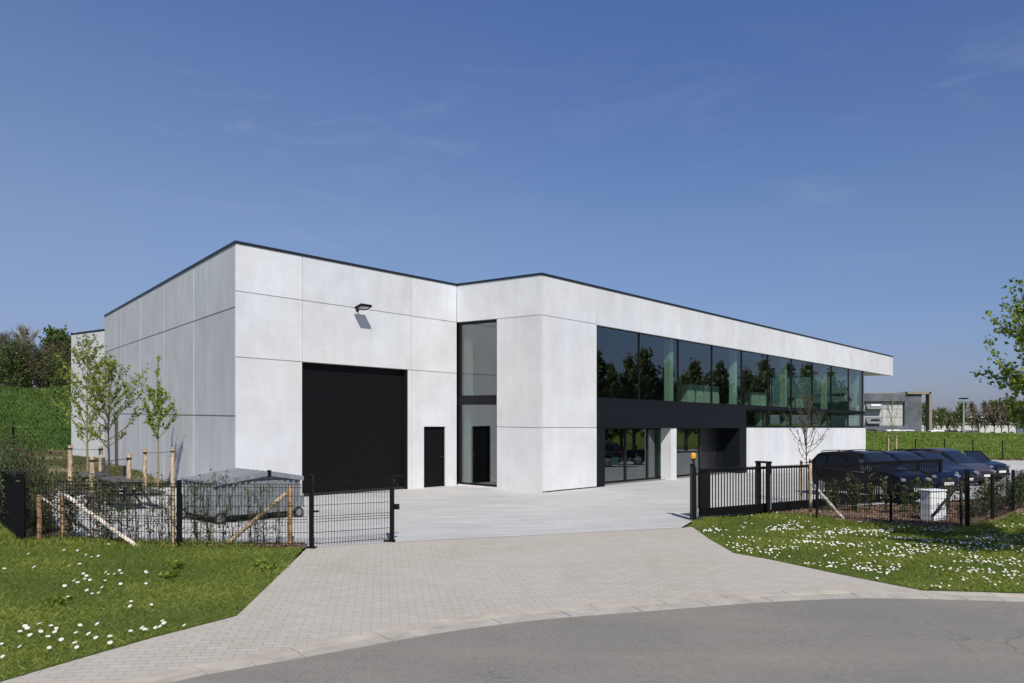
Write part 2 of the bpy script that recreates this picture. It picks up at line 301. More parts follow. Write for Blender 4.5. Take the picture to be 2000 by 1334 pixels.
kerb_in = P([(240, 1334), (381, 1301), (510, 1277), (560, 1268), (600, 1260.5), (700, 1241), (800, 1222), (900, 1205.5), (980, 1195), (1090, 1185.5), (1190, 1178.5), (1300, 1170.5), (1400, 1163), (1475, 1158.5), (1560, 1154.5), (1650, 1152), (1790, 1154), (2000, 1160)])
kerb_in = [(-12.5, -6), (-10.6, -1), (-8.2, 2.6), (-5.6, 5.4), (-4.4, 6.55)] + kerb_in + [(9.2, 11.35), (13, 10.9), (20, 9.3), (34, 5.2), (60, -4)]
def offset(line, d):
    out = []
    for i, (x, y) in enumerate(line):
        a = Vector(line[max(i - 1, 0)]); b = Vector(line[min(i + 1, len(line) - 1)]); t = (b - a).normalized(); n_ = Vector((t.y, -t.x)); out.append((x + n_.x * d, y + n_.y * d))
    return out
def GW(x): return .206 + .03 + .25 * min(1, max(0, (x + 3.6) / 3.2))
road_edge = [offset(kerb_in, GW(kerb_in[i][0]) - .01)[i] for i in range(len(kerb_in))]
sheet('road', [(-16, -30)] + [(road_edge[0][0], -30)] + road_edge + [(70, -40)], -.012, ASPH)

drive = P([(600, 1070), (760, 1059.5), (1000, 1048), (1330, 1031), (1352, 1029), (1387, 1053.5), (1433, 1080), (1510, 1094), (1615, 1116.5), (1720, 1137.5), (1800, 1153)])
left_edge = P([(0, 1332), (150, 1288), (300, 1245), (400, 1219), (462, 1203), (510, 1157), (560, 1109)])
ki = [p for p in kerb_in if p[0] < 5.2]
sheet('driveway', drive + ki[::-1][:-2] + [(-9.4, 2.9), (-6.9, 5.2)] + left_edge, 0.0, PAVER)
yard_poly = [(-13.2, 21.6), (-11.3, 18.7), (-9.35, 15.95), (-9.0, 15.4), (-6.2, 15.0), (-3.73, 14.86)] + P([(760, 1059.5), (1000, 1048), (1330, 1031)]) + [(4.55, 20.2), (8.2, 23.2), (11.5, 24.6), (14.6, 26.4), (22, 31.5), (30, 38), (60, 58), (50, 62), (27, 55.5), (-2, 31), (-8, 24.5), (-10.5, 27), (-13.6, 25.6), (-14.2, 23.6)]
sheet('yard', yard_poly, .004, YARD)

lawn_l = [(-3.78, 14.82), (-6.05, 14.72), (-9.25, 15.25), (-11.4, 18.55), (-14.2, 22.3), (-26, 24), (-26, -2), (-10.4, 1.6), (-6.9, 5.2)] + left_edge
lawn_r = P([(1352, 1018), (1491, 1005), (1581, 1004), (1600, 1011), (1640, 1019), (1740, 1031), (1885, 1033), (1940, 1021), (1985, 1006)]) + [(20, 26), (30, 30), (60, 40), (60, -3.9), (34, 5.24), (20, 9.34), (13, 10.93), (9.2, 11.38)] + P([(2000, 1159), (1800, 1153), (1720, 1137.5), (1615, 1116.5), (1510, 1094), (1433, 1080), (1387, 1053.5), (1352, 1029)])
sheet('lawn', lawn_l, .006, SOIL); sheet('lawn', lawn_r, .006, SOIL)

def kerb_strip(name, line, d0, d1, z, mat, stone, wid=None):
    pts = [Vector(p) for p in line]; seg = [0]
    for i in range(1, len(pts)): seg.append(seg[-1] + (pts[i] - pts[i - 1]).length)
    def pos(s):
        s = min(max(s, 0), seg[-1] - 1e-6); i = max(k for k in range(len(seg) - 1) if seg[k] <= s); t = (s - seg[i]) / (seg[i + 1] - seg[i])
        a, b = pts[i], pts[i + 1]; tn = (b - a).normalized(); return a.lerp(b, t), Vector((tn.y, -tn.x))
    m = MB(); s = 0
    while s < seg[-1] - .1:
        e = s + stone - .008; (a, na), (b, nb) = pos(s), pos(e); dz = R.uniform(-.003, .003)
        fa, fb_ = (wid(a.x), wid(b.x)) if wid else (d1, d1); q = [a + na * d0, a + na * fa, b + nb * fb_, b + nb * d0]; vs = [(p.x, p.y, G(p.x) - .05) for p in q] + [(p.x, p.y, G(p.x) + z + dz + R.uniform(-.0015, .0015)) for p in q]
        m.add(vs, [(4, 5, 6, 7), (0, 1, 5, 4), (1, 2, 6, 5), (2, 3, 7, 6), (3, 0, 4, 7)], 0, R.uniform(.88, 1.06)); s += stone
    return tag(m.build(name, mat), kind='structure')
kerb_strip('kerb', kerb_in, .0, .20, .010, KERB, 1.0); kerb_strip('gutter', kerb_in, .206, .48, -.002, GUTTER, .5, GW)
# mulch beds along the fences and the dirt field by the bank
sheet('mulch_bed', [(-3.72, 14.9), (-6.0, 14.8), (-9.15, 15.22), (-11.2, 18.4), (-13.6, 22), (-12.6, 22.2), (-10.4, 18.6), (-8.6, 15.75), (-6.1, 15.25), (-3.9, 15.4)], .010, MULCH)
sheet('mulch_bed', P([(1500, 1002), (1581, 1004), (1600, 1011), (1640, 1019), (1740, 1031), (1885, 1033), (1940, 1021), (1985, 1006)]) + [(21, 27), (24, 31.6), (14.6, 25.9), (11.4, 24.2), (8.2, 22.9)], .012, MULCH)
sheet('field', [(-60, 20), (-16, 22.5), (-13.4, 25.2), (-10.8, 27.2), (-19.5, 40), (-26, 47), (-30, 58), (-80, 56)], .008, DIRT)

def blades(name, polys, n, hmin, hmax, wid, mat, lean=.5, dens=None, tlo=0, thi=1, zoff=.0, zf=None):
    xs = []; ys = []; tot = 0; P0 = polys
    bx = [min(p[0] for q in P0 for p in q), max(p[0] for q in P0 for p in q), min(p[1] for q in P0 for p in q), max(p[1] for q in P0 for p in q)]
    while tot < n:
        x = NP.uniform(bx[0], bx[1], n); y = NP.uniform(bx[2], bx[3], n); k = np.zeros(n, bool)
        for q in P0: k |= inpoly(x, y, q)
        k &= (y > 3) & (np.abs(x) < .85 * y + 4)
        if dens: k &= NP.uniform(0, 1, n) < dens(x, y)
        xs.append(x[k]); ys.append(y[k]); tot += k.sum()
    x = np.concatenate(xs)[:n]; y = np.concatenate(ys)[:n]; h = NP.uniform(hmin, hmax, n); cl = .5 + .5 * np.sin(x * 1.7 + 1.3 * np.sin(y * 1.1)) * np.sin(y * 2.1 + np.sin(x * .9)); h *= .65 + .6 * cl
    a = NP.uniform(0, 2 * np.pi, n); w = wid * NP.uniform(.7, 1.3, n); ln = h * NP.uniform(0, lean, n) * 1.3; b = NP.uniform(0, 2 * np.pi, n)
    z = (zf(x, y) if zf else SKEW * x) + zoff
    dx, dy = np.cos(a) * w / 2, np.sin(a) * w / 2
    v = np.empty((n, 4, 3)); v[:, 0] = np.stack([x - dx, y - dy, z], 1); v[:, 1] = np.stack([x + dx, y + dy, z], 1)
    mx, my = x + np.cos(b) * ln * .4, y + np.sin(b) * ln * .4
    v[:, 2] = np.stack([x + np.cos(b) * ln, y + np.sin(b) * ln, z + h], 1); v[:, 3] = np.stack([mx - dx * .9, my - dy * .9, z + h * .6], 1)
    q = np.arange(n * 4).reshape(n, 4); pz = .5 * np.sin(x * .55 + 1.7 * np.sin(y * .4)) * np.sin(y * .8 + 1.1 * np.sin(x * .7)); t = np.clip(NP.normal(.5, .22, n) + .45 * (cl - .5) + .30 * pz, tlo, thi)
    return tag(np_mesh(name, v.reshape(-1, 3), q, mat, None, np.repeat(t, 4)), kind='stuff')
blades('grass', [lawn_l], 285000, .022, .062, .0042, GRASSB, 1.2, lambda x, y: np.clip(1.35 - .06 * (y - 6), .3, 1))
blades('grass', [lawn_r], 290000, .025, .065, .006, GRASSB, 1.2, lambda x, y: np.clip(1.4 - .035 * (y - 9), .3, 1))
tall_zone = [[(-10.3, 15.6), (-4.6, 14.95), (-4.6, 14.72), (-7, 14.4), (-9.3, 14.5), (-12, 15.5)], [(x + dx, y - .12) for x, y, dx in ((4.5, 19.9, 0), (7.9, 21.2, 0), (7.8, 20.9, 0), (4.5, 19.5, 0))], P([(1600, 1012), (1740, 1030), (1890, 1034), (1950, 1020), (1990, 1004), (1990, 1018), (1890, 1047), (1740, 1042), (1600, 1020)])]
blades('grass', tall_zone, 9000, .05, .15, .008, GRASSB, .8)
blades('rough_grass', [[(-60, 20), (-16, 22.5), (-13.4, 25.2), (-10.8, 27.2), (-19.5, 40), (-26, 47), (-30, 52), (-80, 52)]], 60000, .06, .16, .022, GRASSR, 1.2, lambda x, y: np.clip(.55 + .6 * np.sin(x * .8 + y * .5) * np.sin(y * .7), .06, 1))

# chips of bark on the beds
def chips(name, poly, n, size, mat, zoff=.02):
    bx = [min(p[0] for p in poly), max(p[0] for p in poly), min(p[1] for p in poly), max(p[1] for p in poly)]
    x = NP.uniform(bx[0], bx[1], n * 6); y = NP.uniform(bx[2], bx[3], n * 6); k = inpoly(x, y, poly); x = x[k][:n]; y = y[k][:n]; n = len(x)
    d = NP.normal(0, 1, (n, 3)); d /= np.linalg.norm(d, axis=1, keepdims=True); e = np.cross(d, NP.normal(0, 1, (n, 3))); e /= np.linalg.norm(e, axis=1, keepdims=True)
    c = np.stack([x, y, SKEW * x + zoff + NP.uniform(0, .02, n)], 1); s = NP.uniform(.5, 1.4, (n, 1)) * size; d[:, 2] *= .4; e[:, 2] *= .4
    v = np.stack([c - d * s - e * s * .4, c + d * s - e * s * .4, c + d * s + e * s * .4, c - d * s + e * s * .4], 1).reshape(-1, 3)
    return tag(np_mesh(name, v, np.arange(n * 4).reshape(n, 4), mat, None, np.repeat(NP.uniform(0, 1, n), 4)), kind='stuff')
CHIP = mat_leaf('bark_chip', (.06, .035, .024), (.34, .23, .16), .05, .9)
chips('mulch', P([(1500, 1002), (1581, 1004), (1600, 1011), (1640, 1019), (1740, 1031), (1885, 1033), (1940, 1021), (1985, 1006)]) + [(21, 27), (24, 31.6), (14.6, 25.9), (11.4, 24.2), (8.2, 22.9)], 9000, .035, CHIP)
chips('mulch', [(-3.72, 14.9), (-6.0, 14.8), (-9.4, 15.25), (-9.4, 15.85), (-6.1, 15.25), (-3.9, 15.4)], 2500, .028, CHIP)
# ------------------------------------------------------------------ the concrete building (local x along its long front, y into it)
TH = math.atan2(.7666, .6421); CE, SE = math.cos(TH), math.sin(TH); EX, EY = .967, 26.665
def bw(x, y, h=0.0): X = EX + CE * x - SE * y; return Vector((X, EY + SE * x + CE * y, G(X) + h))   # building place -> world
def bwarp(p): return (p[0], p[1], p[2] + SKEW * (CE * p[0] - SE * p[1]))  # building heights skewed sideways like the ground, to follow the image horizon
BLD = empty('industrial_building', bw(0, 0), TH, 'long pale concrete building with black roller door and glazed upper front', 'building')
def wall_mb(mb, org, dr, inn, panels, gap=.020, depth=.30, core=0.0, core_end=1e9):
    """panels: (s0, s1, h0, h1, holes); org/dr/inn in building coordinates; every panel a slab with an open joint round it, a core behind"""
    org = Vector(org); dr = Vector(dr); inn = Vector(inn)
    def put(s0, s1, h0, h1, d0, d1, t):
        vs = [org + dr * s + inn * d for s, d in ((s0, d0), (s1, d0), (s1, d1), (s0, d1))]; vs = [(p.x, p.y, h0) for p in vs] + [(p.x, p.y, h1) for p in vs]
        fl = (dr.x * inn.y - dr.y * inn.x) > 0; fs = [(0, 3, 2, 1), (4, 5, 6, 7), (0, 1, 5, 4), (1, 2, 6, 5), (2, 3, 7, 6), (3, 0, 4, 7)]
        mb.add(vs, fs if fl else [f[::-1] for f in fs], 0, t)
    def cut(s0, s1, h0, h1, holes, d0, d1, t):
        ss = sorted({s0, s1} | {min(max(q, s0), s1) for o in holes for q in o[:2]}); hs = sorted({h0, h1} | {min(max(q, h0), h1) for o in holes for q in o[2:4]})
        for i in range(len(ss) - 1):
            run = None
            for j in range(len(hs) - 1):
                cs, ch = (ss[i] + ss[i + 1]) / 2, (hs[j] + hs[j + 1]) / 2
                if any(o[0] < cs < o[1] and o[2] < ch < o[3] for o in holes):
                    if run is not None: put(ss[i], ss[i + 1], run, hs[j], d0, d1, t); run = None
                elif run is None: run = hs[j]
            if run is not None: put(ss[i], ss[i + 1], run, h1, d0, d1, t)
    for p in panels:
        s0, s1, h0, h1 = p[:4]; holes = p[4] if len(p) > 4 else []; t = R.uniform(.93, 1.035); g = gap / 2
        cut(s0 + g, s1 - g, h0 + (g if h0 > .05 else 0), h1 - (g if h1 < 7 else 0), holes, 0, .034, t)
        cut(max(s0, core), min(s1, core_end), h0, h1, holes, .036, depth, .9)
TOP = 7.10; J1, J2 = 5.80, 3.99
# hall front: roller door and service door
mb = MB(); hole_r = (2.173, 6.389, -.1, 3.985); hole_d = (7.12, 8.16, -.1, 2.095)
wall_mb(mb, (-8.73, 3.823), (1, 0), (0, 1), [(0, 2.19, 5.80, TOP), (2.19, 6.55, 5.80, TOP), (6.55, 8.73, 5.80, TOP), (0, 2.19, J2, J1), (2.19, 6.55, J2, J1), (6.55, 8.73, J2, J1),
    (0, 2.18, -.05, J2, [hole_r]), (6.38, 6.55, -.05, J2, [hole_r]), (6.55, 8.73, -.05, J2, [hole_d])], core=.10)
mb.build('wall', CONC, BLD, warp=bwarp)
# return wall with the tall window
mb = MB(); hole_w = (-.1, 1.879, -.1, 5.80)
wall_mb(mb, (0, 3.823), (0, -1), (1, 0), [(0, 3.823, J1, TOP), (1.879, 3.823, 2.12, J1), (1.879, 3.823, -.05, 2.12)], core_end=3.78); mb.build('wall', CONC, BLD, warp=bwarp)
# long front: solid end, band over the windows, base wall
XB = [3.183 + 3.08 * k for k in range(11)]
mb = MB(); wall_mb(mb, (.0, 0), (1, 0), (0, 1), [(.050, 3.183, J1, TOP), (.050, 3.183, 2.13, J1), (.050, 3.183, .045, 2.13)]); mb.build('wall', CONC, BLD, warp=bwarp)
mb = MB(); wall_mb(mb, (0, 0), (1, 0), (0, 1), [(a, b, 5.78, TOP) for a, b in zip(XB, XB[1:] + [37.0])] + [(37.0, 40.03, 5.78, TOP)], gap=.014); mb.build('roof_band', CONC, BLD, warp=bwarp)
mb = MB(); wall_mb(mb, (0, 0), (1, 0), (0, 1), [(a, b, -.05, 2.14) for a, b in zip([15.83, 18.56, 21.64, 24.72, 27.8, 30.88], [18.56, 21.64, 24.72, 27.8, 30.88, 33.9])], gap=.012); mb.build('base_wall', CONC, BLD, warp=bwarp)
mb = MB(); wall_mb(mb, (33.9, .30), (0, 1), (-1, 0), [(0, 3, -.05, 2.14), (3, 6, -.05, 2.14), (6, 9.7, -.05, TOP - 1.3)]); mb.build('wall', CONC, BLD, warp=bwarp)
mb = MB(); mb.box(33.95, 39.98, .31, 9.9, 5.83, 5.95); mb.box(33.95, 39.99, 9.9, 10.2, 5.8, TOP); mb.box(39.72, 40.02, .31, 9.88, 5.95, TOP); mb.build('canopy', CONC, BLD, warp=bwarp)
# hall side wall, slanting in towards the rear
mb = MB(); dr = Vector((.2586, .966)).normalized(); inn = Vector((dr.y, -dr.x)); ts = [0.036, 4.46, 8.66, 12.8, 17.1, 21.45]
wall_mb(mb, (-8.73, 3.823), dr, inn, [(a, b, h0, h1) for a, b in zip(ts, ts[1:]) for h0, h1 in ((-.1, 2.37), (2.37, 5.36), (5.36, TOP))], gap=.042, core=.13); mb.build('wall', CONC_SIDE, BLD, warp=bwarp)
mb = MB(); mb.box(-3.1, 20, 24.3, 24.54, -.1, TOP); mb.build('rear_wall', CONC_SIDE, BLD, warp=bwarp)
mb = MB(); wall_mb(mb, (-1.186, 33.4), (0, -1), (1, 0), [(0, 4.4, 5.2, 6.88), (4.4, 8.83, 5.2, 6.88), (0, 4.4, -.3, 5.2), (4.4, 8.83, -.3, 5.2)]); mb.build('rear_block', CONC_REAR, BLD, warp=bwarp)
mb = MB(); mb.box(-.85, 14, 33.1, 33.4, -.3, 6.88); mb.build('rear_block_end', CONC_REAR, BLD, warp=bwarp)
# roofs and coping
mb = MB(); mb.prism([(-8.3, 4.15), (20, 4.15), (20, 24.29), (-3.0, 24.29)], 6.8, 6.9); mb.prism([(.31, .31), (39.7, .31), (39.7, 9.8), (.31, 9.8)], 6.8, 6.88); mb.prism([(-.8, 24.6), (14, 24.6), (14, 33.05), (-.8, 33.05)], 6.6, 6.7); mb.build('roof', COPING, BLD, warp=bwarp)
def coping(line, z0, z1, out, inn):
    pts = [Vector(p) for p in line]; rows = []
    for i, p in enumerate(pts):
        t0 = (pts[i] - pts[i - 1]).normalized() if i else None; t1 = (pts[i + 1] - pts[i]).normalized() if i < len(pts) - 1 else None
        t0 = t0 or t1; t1 = t1 or t0; n0 = Vector((t0.y, -t0.x)); n1 = Vector((t1.y, -t1.x)); k = (n0 + n1); k = k / max(k.dot(n0), .2)
        rows.append([p - k * out if 0 else p + k * out, p - k * inn])
    m = MB(); vs = []
    for a, b in rows: vs += [(a.x, a.y, z0), (a.x, a.y, z1), (b.x, b.y, z1), (b.x, b.y, z0)]
    fs = []
    for i in range(len(rows) - 1):
        for k in range(4): fs.append((i * 4 + k, (i + 1) * 4 + k, (i + 1) * 4 + (k + 1) % 4, i * 4 + (k + 1) % 4))
    fs += [(0, 1, 2, 3), tuple(len(vs) - 4 + k for k in (3, 2, 1, 0))]; m.add(vs, fs); return m
gl = Vector((-8.73, 3.823)) + dr * 21.45
coping([gl, (-8.73, 3.823), (0, 3.823), (0, 0), (40.03, 0), (40.03, 10.2)], TOP, 7.172, .022, .33).build('coping', COPING, BLD, warp=bwarp)
coping([(14, 33.4), (-1.186, 33.4), (-1.186, 24.6)], 6.88, 6.965, .025, .33).build('coping', COPING, BLD, warp=bwarp)

def slat_panel(x0, x1, y, h0, h1, pitch, mat, name, parent):
    n = round((h1 - h0) / pitch); p = (h1 - h0) / n; m = MB(); vs = []; zs = []
    for i in range(n): z = h0 + i * p; zs += [(z, .007), (z + .08 * p, 0), (z + .92 * p, 0), (z + p, .007)]
    for z, d in zs: vs += [(x0, y + d, z), (x1, y + d, z)]
    m.add(vs, [(2 * i, 2 * i + 1, 2 * i + 3, 2 * i + 2) for i in range(len(zs) - 1)]); m.box(x0, x1, y + .016, y + .07, h0, h1); return m.build(name, mat, parent, warp=bwarp)
x0 = -8.73
rd = slat_panel(x0 + 2.173, x0 + 6.389, 3.823 + .17, .0, 3.985, .105, DOORBLK, 'roller_door', BLD)
m = MB(); m.box(x0 + 6.315, x0 + 6.389, 3.845, 3.99, 0, 3.985); m.build('guide_rail', FRAME, rd, warp=bwarp); m = MB(); m.box(x0 + 2.173, x0 + 2.2, 3.9, 3.99, 0, 3.985); m.build('guide_rail', FRAME, rd, warp=bwarp)
m = MB(); m.box(x0 + 2.2, x0 + 6.315, 3.94, 3.99, 0, .09); m.build('bottom_bar', RUBBER, rd, warp=bwarp)
sd = slat_panel(x0 + 7.17, x0 + 8.11, 3.823 + .085, .03, 2.05, .1, DOORBLK, 'door', BLD)
m = MB(); m.box(x0 + 7.12, x0 + 7.165, 3.87, 3.97, 0, 2.095); m.box(x0 + 8.115, x0 + 8.16, 3.87, 3.97, 0, 2.095); m.box(x0 + 7.165, x0 + 8.115, 3.87, 3.97, 2.052, 2.095); m.build('door_frame', FRAME, sd, warp=bwarp)
m = MB(); m.box(x0 + 8.03, x0 + 8.05, 3.85, 3.906, 1.02, 1.06); m.box(x0 + 7.92, x0 + 8.05, 3.835, 3.85, 1.03, 1.05); m.build('handle', CHROME, sd, warp=bwarp)

def frame_rect(m, plane, a0, a1, h0, h1, w, d0, d1, extra=()):
    def bx(p, q, r, s):
        if plane == 'y': m.box(p, q, d0, d1, r, s)
        else: m.box(d0, d1, p, q, r, s)
    bx(a0, a0 + w, h0, h1); bx(a1 - w, a1, h0, h1); bx(a0 + w, a1 - w, h0, h0 + w); bx(a0 + w, a1 - w, h1 - w, h1)
    for e in extra: bx(a0 + w, a1 - w, e[0], e[1])
def window(plane, a0, a1, h0, h1, w, d, glass, name='window', fmat=None, depth=.07, panes=None, extra=()):
    m = MB(); frame_rect(m, plane, a0, a1, h0, h1, w, d, d + depth, extra); f = m.build(name, fmat or FRAME, BLD, warp=bwarp)
    for (p0, p1, q0, q1) in (panes or [(a0 + w, a1 - w, h0 + w, h1 - w)]):
        m = MB()
        if plane == 'y': m.box(p0 + .001, p1 - .001, d + depth * .35, d + depth * .35 + .022, q0 + .001, q1 - .001)
        else: m.box(d + depth * .35, d + depth * .35 + .022, p0 + .001, p1 - .001, q0 + .001, q1 - .001)
        m.build('pane', glass, f, warp=bwarp)
    return f
# tall window in the return wall
tw = window('x', 1.945, 3.80, .06, 5.79, .065, .07, GLASS_T, panes=[(2.01, 3.69, 3.205, 5.70), (2.01, 3.69, .125, 2.875)], extra=((2.88, 3.20),))
m = MB(); m.box(.06, .145, 3.69, 3.734, .125, 2.88); m.box(.06, .145, 3.69, 3.734, 3.2, 5.725); m.box(.065, .14, 2.01, 3.69, 5.705, 5.725); m.build('jamb', FRAME, tw, warp=bwarp)
m = MB(); m.box(.02, .3, 1.945, 3.80, -.02, .055); m.build('sill', CONC, tw, warp=bwarp)
# upper ribbon of ten bays
for a, b in zip(XB[:-1], XB[1:]):
    window('y', a + .002, min(b, 33.66) - .002, 3.20, 5.776, .022, .10, GLASS, depth=.09)
# strip windows under it, with the black transom between
for a, b in zip([15.84, 18.56, 21.64, 24.72, 27.8, 30.88], [18.54, 21.62, 24.70, 27.78, 30.86, 33.66]):
    window('y', a, b, 2.20, 3.035, .035, .11, GLASS, depth=.08)
    m = MB(); m.box(b - .075, b - .002, .215, .30, 2.22, 3.03); m.build('mullion', mat_plain('mullion_beige_%d' % int(a), (.33, .30, .25), .6), BLD, warp=bwarp) if a > 16 or True else None
m = MB(); m.box(15.83, 33.9, .04, .30, 3.04, 3.195); m.box(15.83, 33.9, .02, .30, 2.145, 2.195); m.build('transom', BLACK, BLD, warp=bwarp)
m = MB(); m.box(33.665, 33.86, .09, .34, 2.15, 5.78); m.build('corner_post', mat_plain('grey_post', (.10, .09, .09), .5), BLD, warp=bwarp)
# black entrance portal
m = MB()
for a, b in ((3.186, 6.3), (6.303, 9.4), (9.403, 12.5), (12.503, 15.828)): m.box(a, b, .03, .07, 2.12, 3.197)
m.box(3.186, 15.828, .072, .95, 2.125, 3.15); m.box(3.186, 3.757, .03, .95, .02, 2.118); m.box(15.09, 15.828, .03, .95, .0, 2.118); m.build('entrance_portal', BLACK, BLD, warp=bwarp)
for a, b in ((3.76, 6.12), (6.125, 7.78), (7.785, 9.95), (9.955, 12.3)):
    window('y', a, b, .03, 2.12, .065, .64, GLASS, depth=.07, name='entrance_window')
m = MB(); m.box(8.64, 8.86, .06, .52, -.02, 2.119); m.box(8.87, 9.08, .05, .52, -.02, 2.119); m.box(8.85, 8.88, .09, .5, -.02, 2.119); m.build('column', CONC, BLD, warp=bwarp)
m = MB(); m.box(12.31, 15.088, .87, .94, .0, 2.12); m.box(12.31, 12.345, .64, .87, 0, 2.12); m.build('entrance_back_panel', BLACK, BLD, warp=bwarp)
m = MB(); m.box(12.5, 14.3, .845, .868, .02, 1.45); m.box(12.5, 14.3, .845, .868, 1.465, 2.11); ed = m.build('door', mat_plain('door_satin_black', (.014, .014, .015), .35), BLD, warp=bwarp); m = MB(); m.box(12.62, 12.65, .79, .82, .8, 1.3); m.box(12.62, 12.65, .82, .844, .85, .87); m.box(12.62, 12.65, .82, .844, 1.23, 1.25); m.build('handle', CHROME, ed, warp=bwarp)
# inside: floors, ceilings, back walls, columns
m = MB(); m.box(.31, 33.6, .31, 9.5, 2.93, 3.16); m.box(.31, 33.6, .31, 9.5, -.03, .02); m.build('floor_slab', INTFLOOR, BLD, warp=bwarp)
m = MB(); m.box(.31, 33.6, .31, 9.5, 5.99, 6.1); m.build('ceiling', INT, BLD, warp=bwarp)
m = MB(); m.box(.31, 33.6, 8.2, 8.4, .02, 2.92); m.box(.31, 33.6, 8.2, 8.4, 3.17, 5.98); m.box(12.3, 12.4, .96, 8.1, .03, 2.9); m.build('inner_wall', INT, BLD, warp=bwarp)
for bb in [(.31, .52, 3.52, 3.75, .03, 2.9), (.31, .52, 3.52, 3.75, 3.2, 5.9), (9.1, 9.4, .75, 1.0, .03, 2.9)] + [(xc - .15, xc + .15, .40, .66, 3.17, 5.98) for xc in (9.3, 15.46, 21.62, 27.78, 33.3)] + [(xc - .15, xc + .15, .42, .68, .03, 2.92) for xc in (18.5, 21.62, 27.78)]:
    m = MB(); m.box(*bb); m.build('inner_column', INTW, BLD, warp=bwarp)
window('x', .5, 6.2, 3.2, 5.776, .05, 33.7, GLASS, depth=.08)
m = MB(); m.box(33.7, 33.88, 6.3, 9.7, 3.0, 5.8); m.build('wall', CONC, BLD, warp=bwarp)
# loose things inside the upper floor
def place_b(o, x, y, h): o.location = bw(x, y, h); o.rotation_euler = (0, 0, TH)
for nm, x, n, hh, lab in (('cabinet', 12.7, 4, .92, 'wide row of white cabinets behind the upper glass above the black fascia'), ('cabinet', 19.7, 2, .80, 'white two door cabinet behind the upper glass above the strip window'), ('cabinet', 25.7, 2, .70, 'smallest white cabinet behind the upper glass nearest the far end')):
    t = empty(nm, (0, 0, 0), 0, lab, 'cabinet', 'white office cabinets upstairs'); place_b(t, x, 1.45, 3.165); w = {4: .8, 2: 1.05 if x < 22 else .66}[n]
    m = MB(); m.box(0, n * w, .02, .45, .06, hh); m.box(.03, n * w - .03, .05, .42, 0, .06); m.build('carcass', INTW, t)
    for k in range(n): m = MB(); m.box(k * w + .006, (k + 1) * w - .006, 0, .018, .07, hh - .02); d = m.build('door', INTW, t); m = MB(); m.box(k * w + w - .06, k * w + w - .045, -.025, -.002, hh * .6, hh * .75); m.build('handle', FRAME, d)
for i, (x, y, rz, lab) in enumerate(((8.2, 1.5, .3, 'pale chair inside the entrance glazing left of the concrete column'), (7.5, 1.9, -.4, 'pale chair further inside the entrance glazing beside the table'))):
    t = empty('chair', (0, 0, 0), 0, lab, 'chair', 'pale chairs behind the entrance glazing'); place_b(t, x, y, .02); t.rotation_euler.z += rz
    m = MB(); m.box(-.22, .22, -.22, .22, .43, .46); m.build('seat', INTW, t, bevel=.01); m = MB(); m.box(-.2, .2, .2, .23, .5, .86); m.build('backrest', INTW, t, bevel=.01)
    for sx in (-.18, .18):
        for sy in (-.18, .18): m = MB(); m.tube([(sx, sy, 0), (sx * .95, sy * .95, .43)], .012, 6); m.build('leg', CHROME, t)
t = empty('table', (0, 0, 0), 0, 'pale meeting table inside the entrance glazing beside the column', 'table'); place_b(t, 8.6, 2.6, .02)
m = MB(); m.box(-.9, .9, -.45, .45, .71, .74); m.build('table_top', INTW, t, bevel=.006)
for sx in (-.8, .8):
    for sy in (-.38, .38): m = MB(); m.box(sx - .025, sx + .025, sy - .025, sy + .025, 0, .71); m.build('leg', FRAME, t)
# floodlight on the hall front
t = empty('floodlight', bw(-4.50, 3.82, 5.74), TH, 'small black floodlight bracketed to the wall above the roller door', 'floodlight')
m = MB(); m.box(-.05, .05, -.02, 0, -.05, .05); m.bar((0, -.02, 0), (0, -.13, .0), .035, .02); m.bar((-.16, -.14, -.0), (.16, -.14, -.0), .03, .015); m.bar((-.16, -.14, 0), (-.16, -.24, .03), .02, .02); m.bar((.16, -.14, 0), (.16, -.24, .03), .02, .02); m.build('bracket', STEEL, t)
Mh = Matrix.Translation((.0, -.30, .06)) @ Matrix.Rotation(math.radians(-14), 4, 'X')
m = MB(); m.box(-.21, .21, -.16, .16, .0, .045, M=Mh)
for k in range(9): m.box(-.17 + k * .04, -.155 + k * .04, -.12, .13, .046, .07, M=Mh)
m.box(-.21, .21, -.16, -.125, -.03, -.001, M=Mh); m.box(-.21, .21, .125, .16, -.03, -.001, M=Mh); m.box(-.21, -.175, -.125, .125, -.03, -.001, M=Mh); m.box(.175, .21, -.125, .125, -.03, -.001, M=Mh); m.build('housing', STEEL, t)
m = MB(); m.box(-.174, .174, -.124, .124, -.018, -.003, M=Mh); m.build('lens', mat_plain('frosted_lens', (.62, .62, .58), .25), t)
# ------------------------------------------------------------------ fences and gates
def mesh_panel(m, a, b, h, z0=.06, pitch=.055, rw=.0035, rows=(.03, .24, .44, .49, .54, .75, .95, 1.12, 1.18)):
    """welded wire panel between two ground places"""
    a = Vector(a); b = Vector(b); ln = (b - a).length; n = max(2, int(ln / pitch)); t = (b - a) / ln
    for i in range(n + 1):
        p = a.lerp(b, i / n); m.bar((p.x, p.y, p.z + z0 - .02), (p.x, p.y, p.z + h), rw * 2, rw * 2)
    off = Vector((t.y, -t.x, 0)) * .009
    for r in rows:
        k = r / 1.18 * (h - z0) + z0 - .01
        m.bar(a + off + Vector((0, 0, k)), b + off + Vector((0, 0, k)), rw * 2.4, rw * 2.4)
def steel_post(m, p, h, w=.06):
    m.box(p[0] - w / 2, p[0] + w / 2, p[1] - w / 2, p[1] + w / 2, p[2] - .1, p[2] + h); m.box(p[0] - w * .56, p[0] + w * .56, p[1] - w * .56, p[1] + w * .56, p[2] + h, p[2] + h + .015)
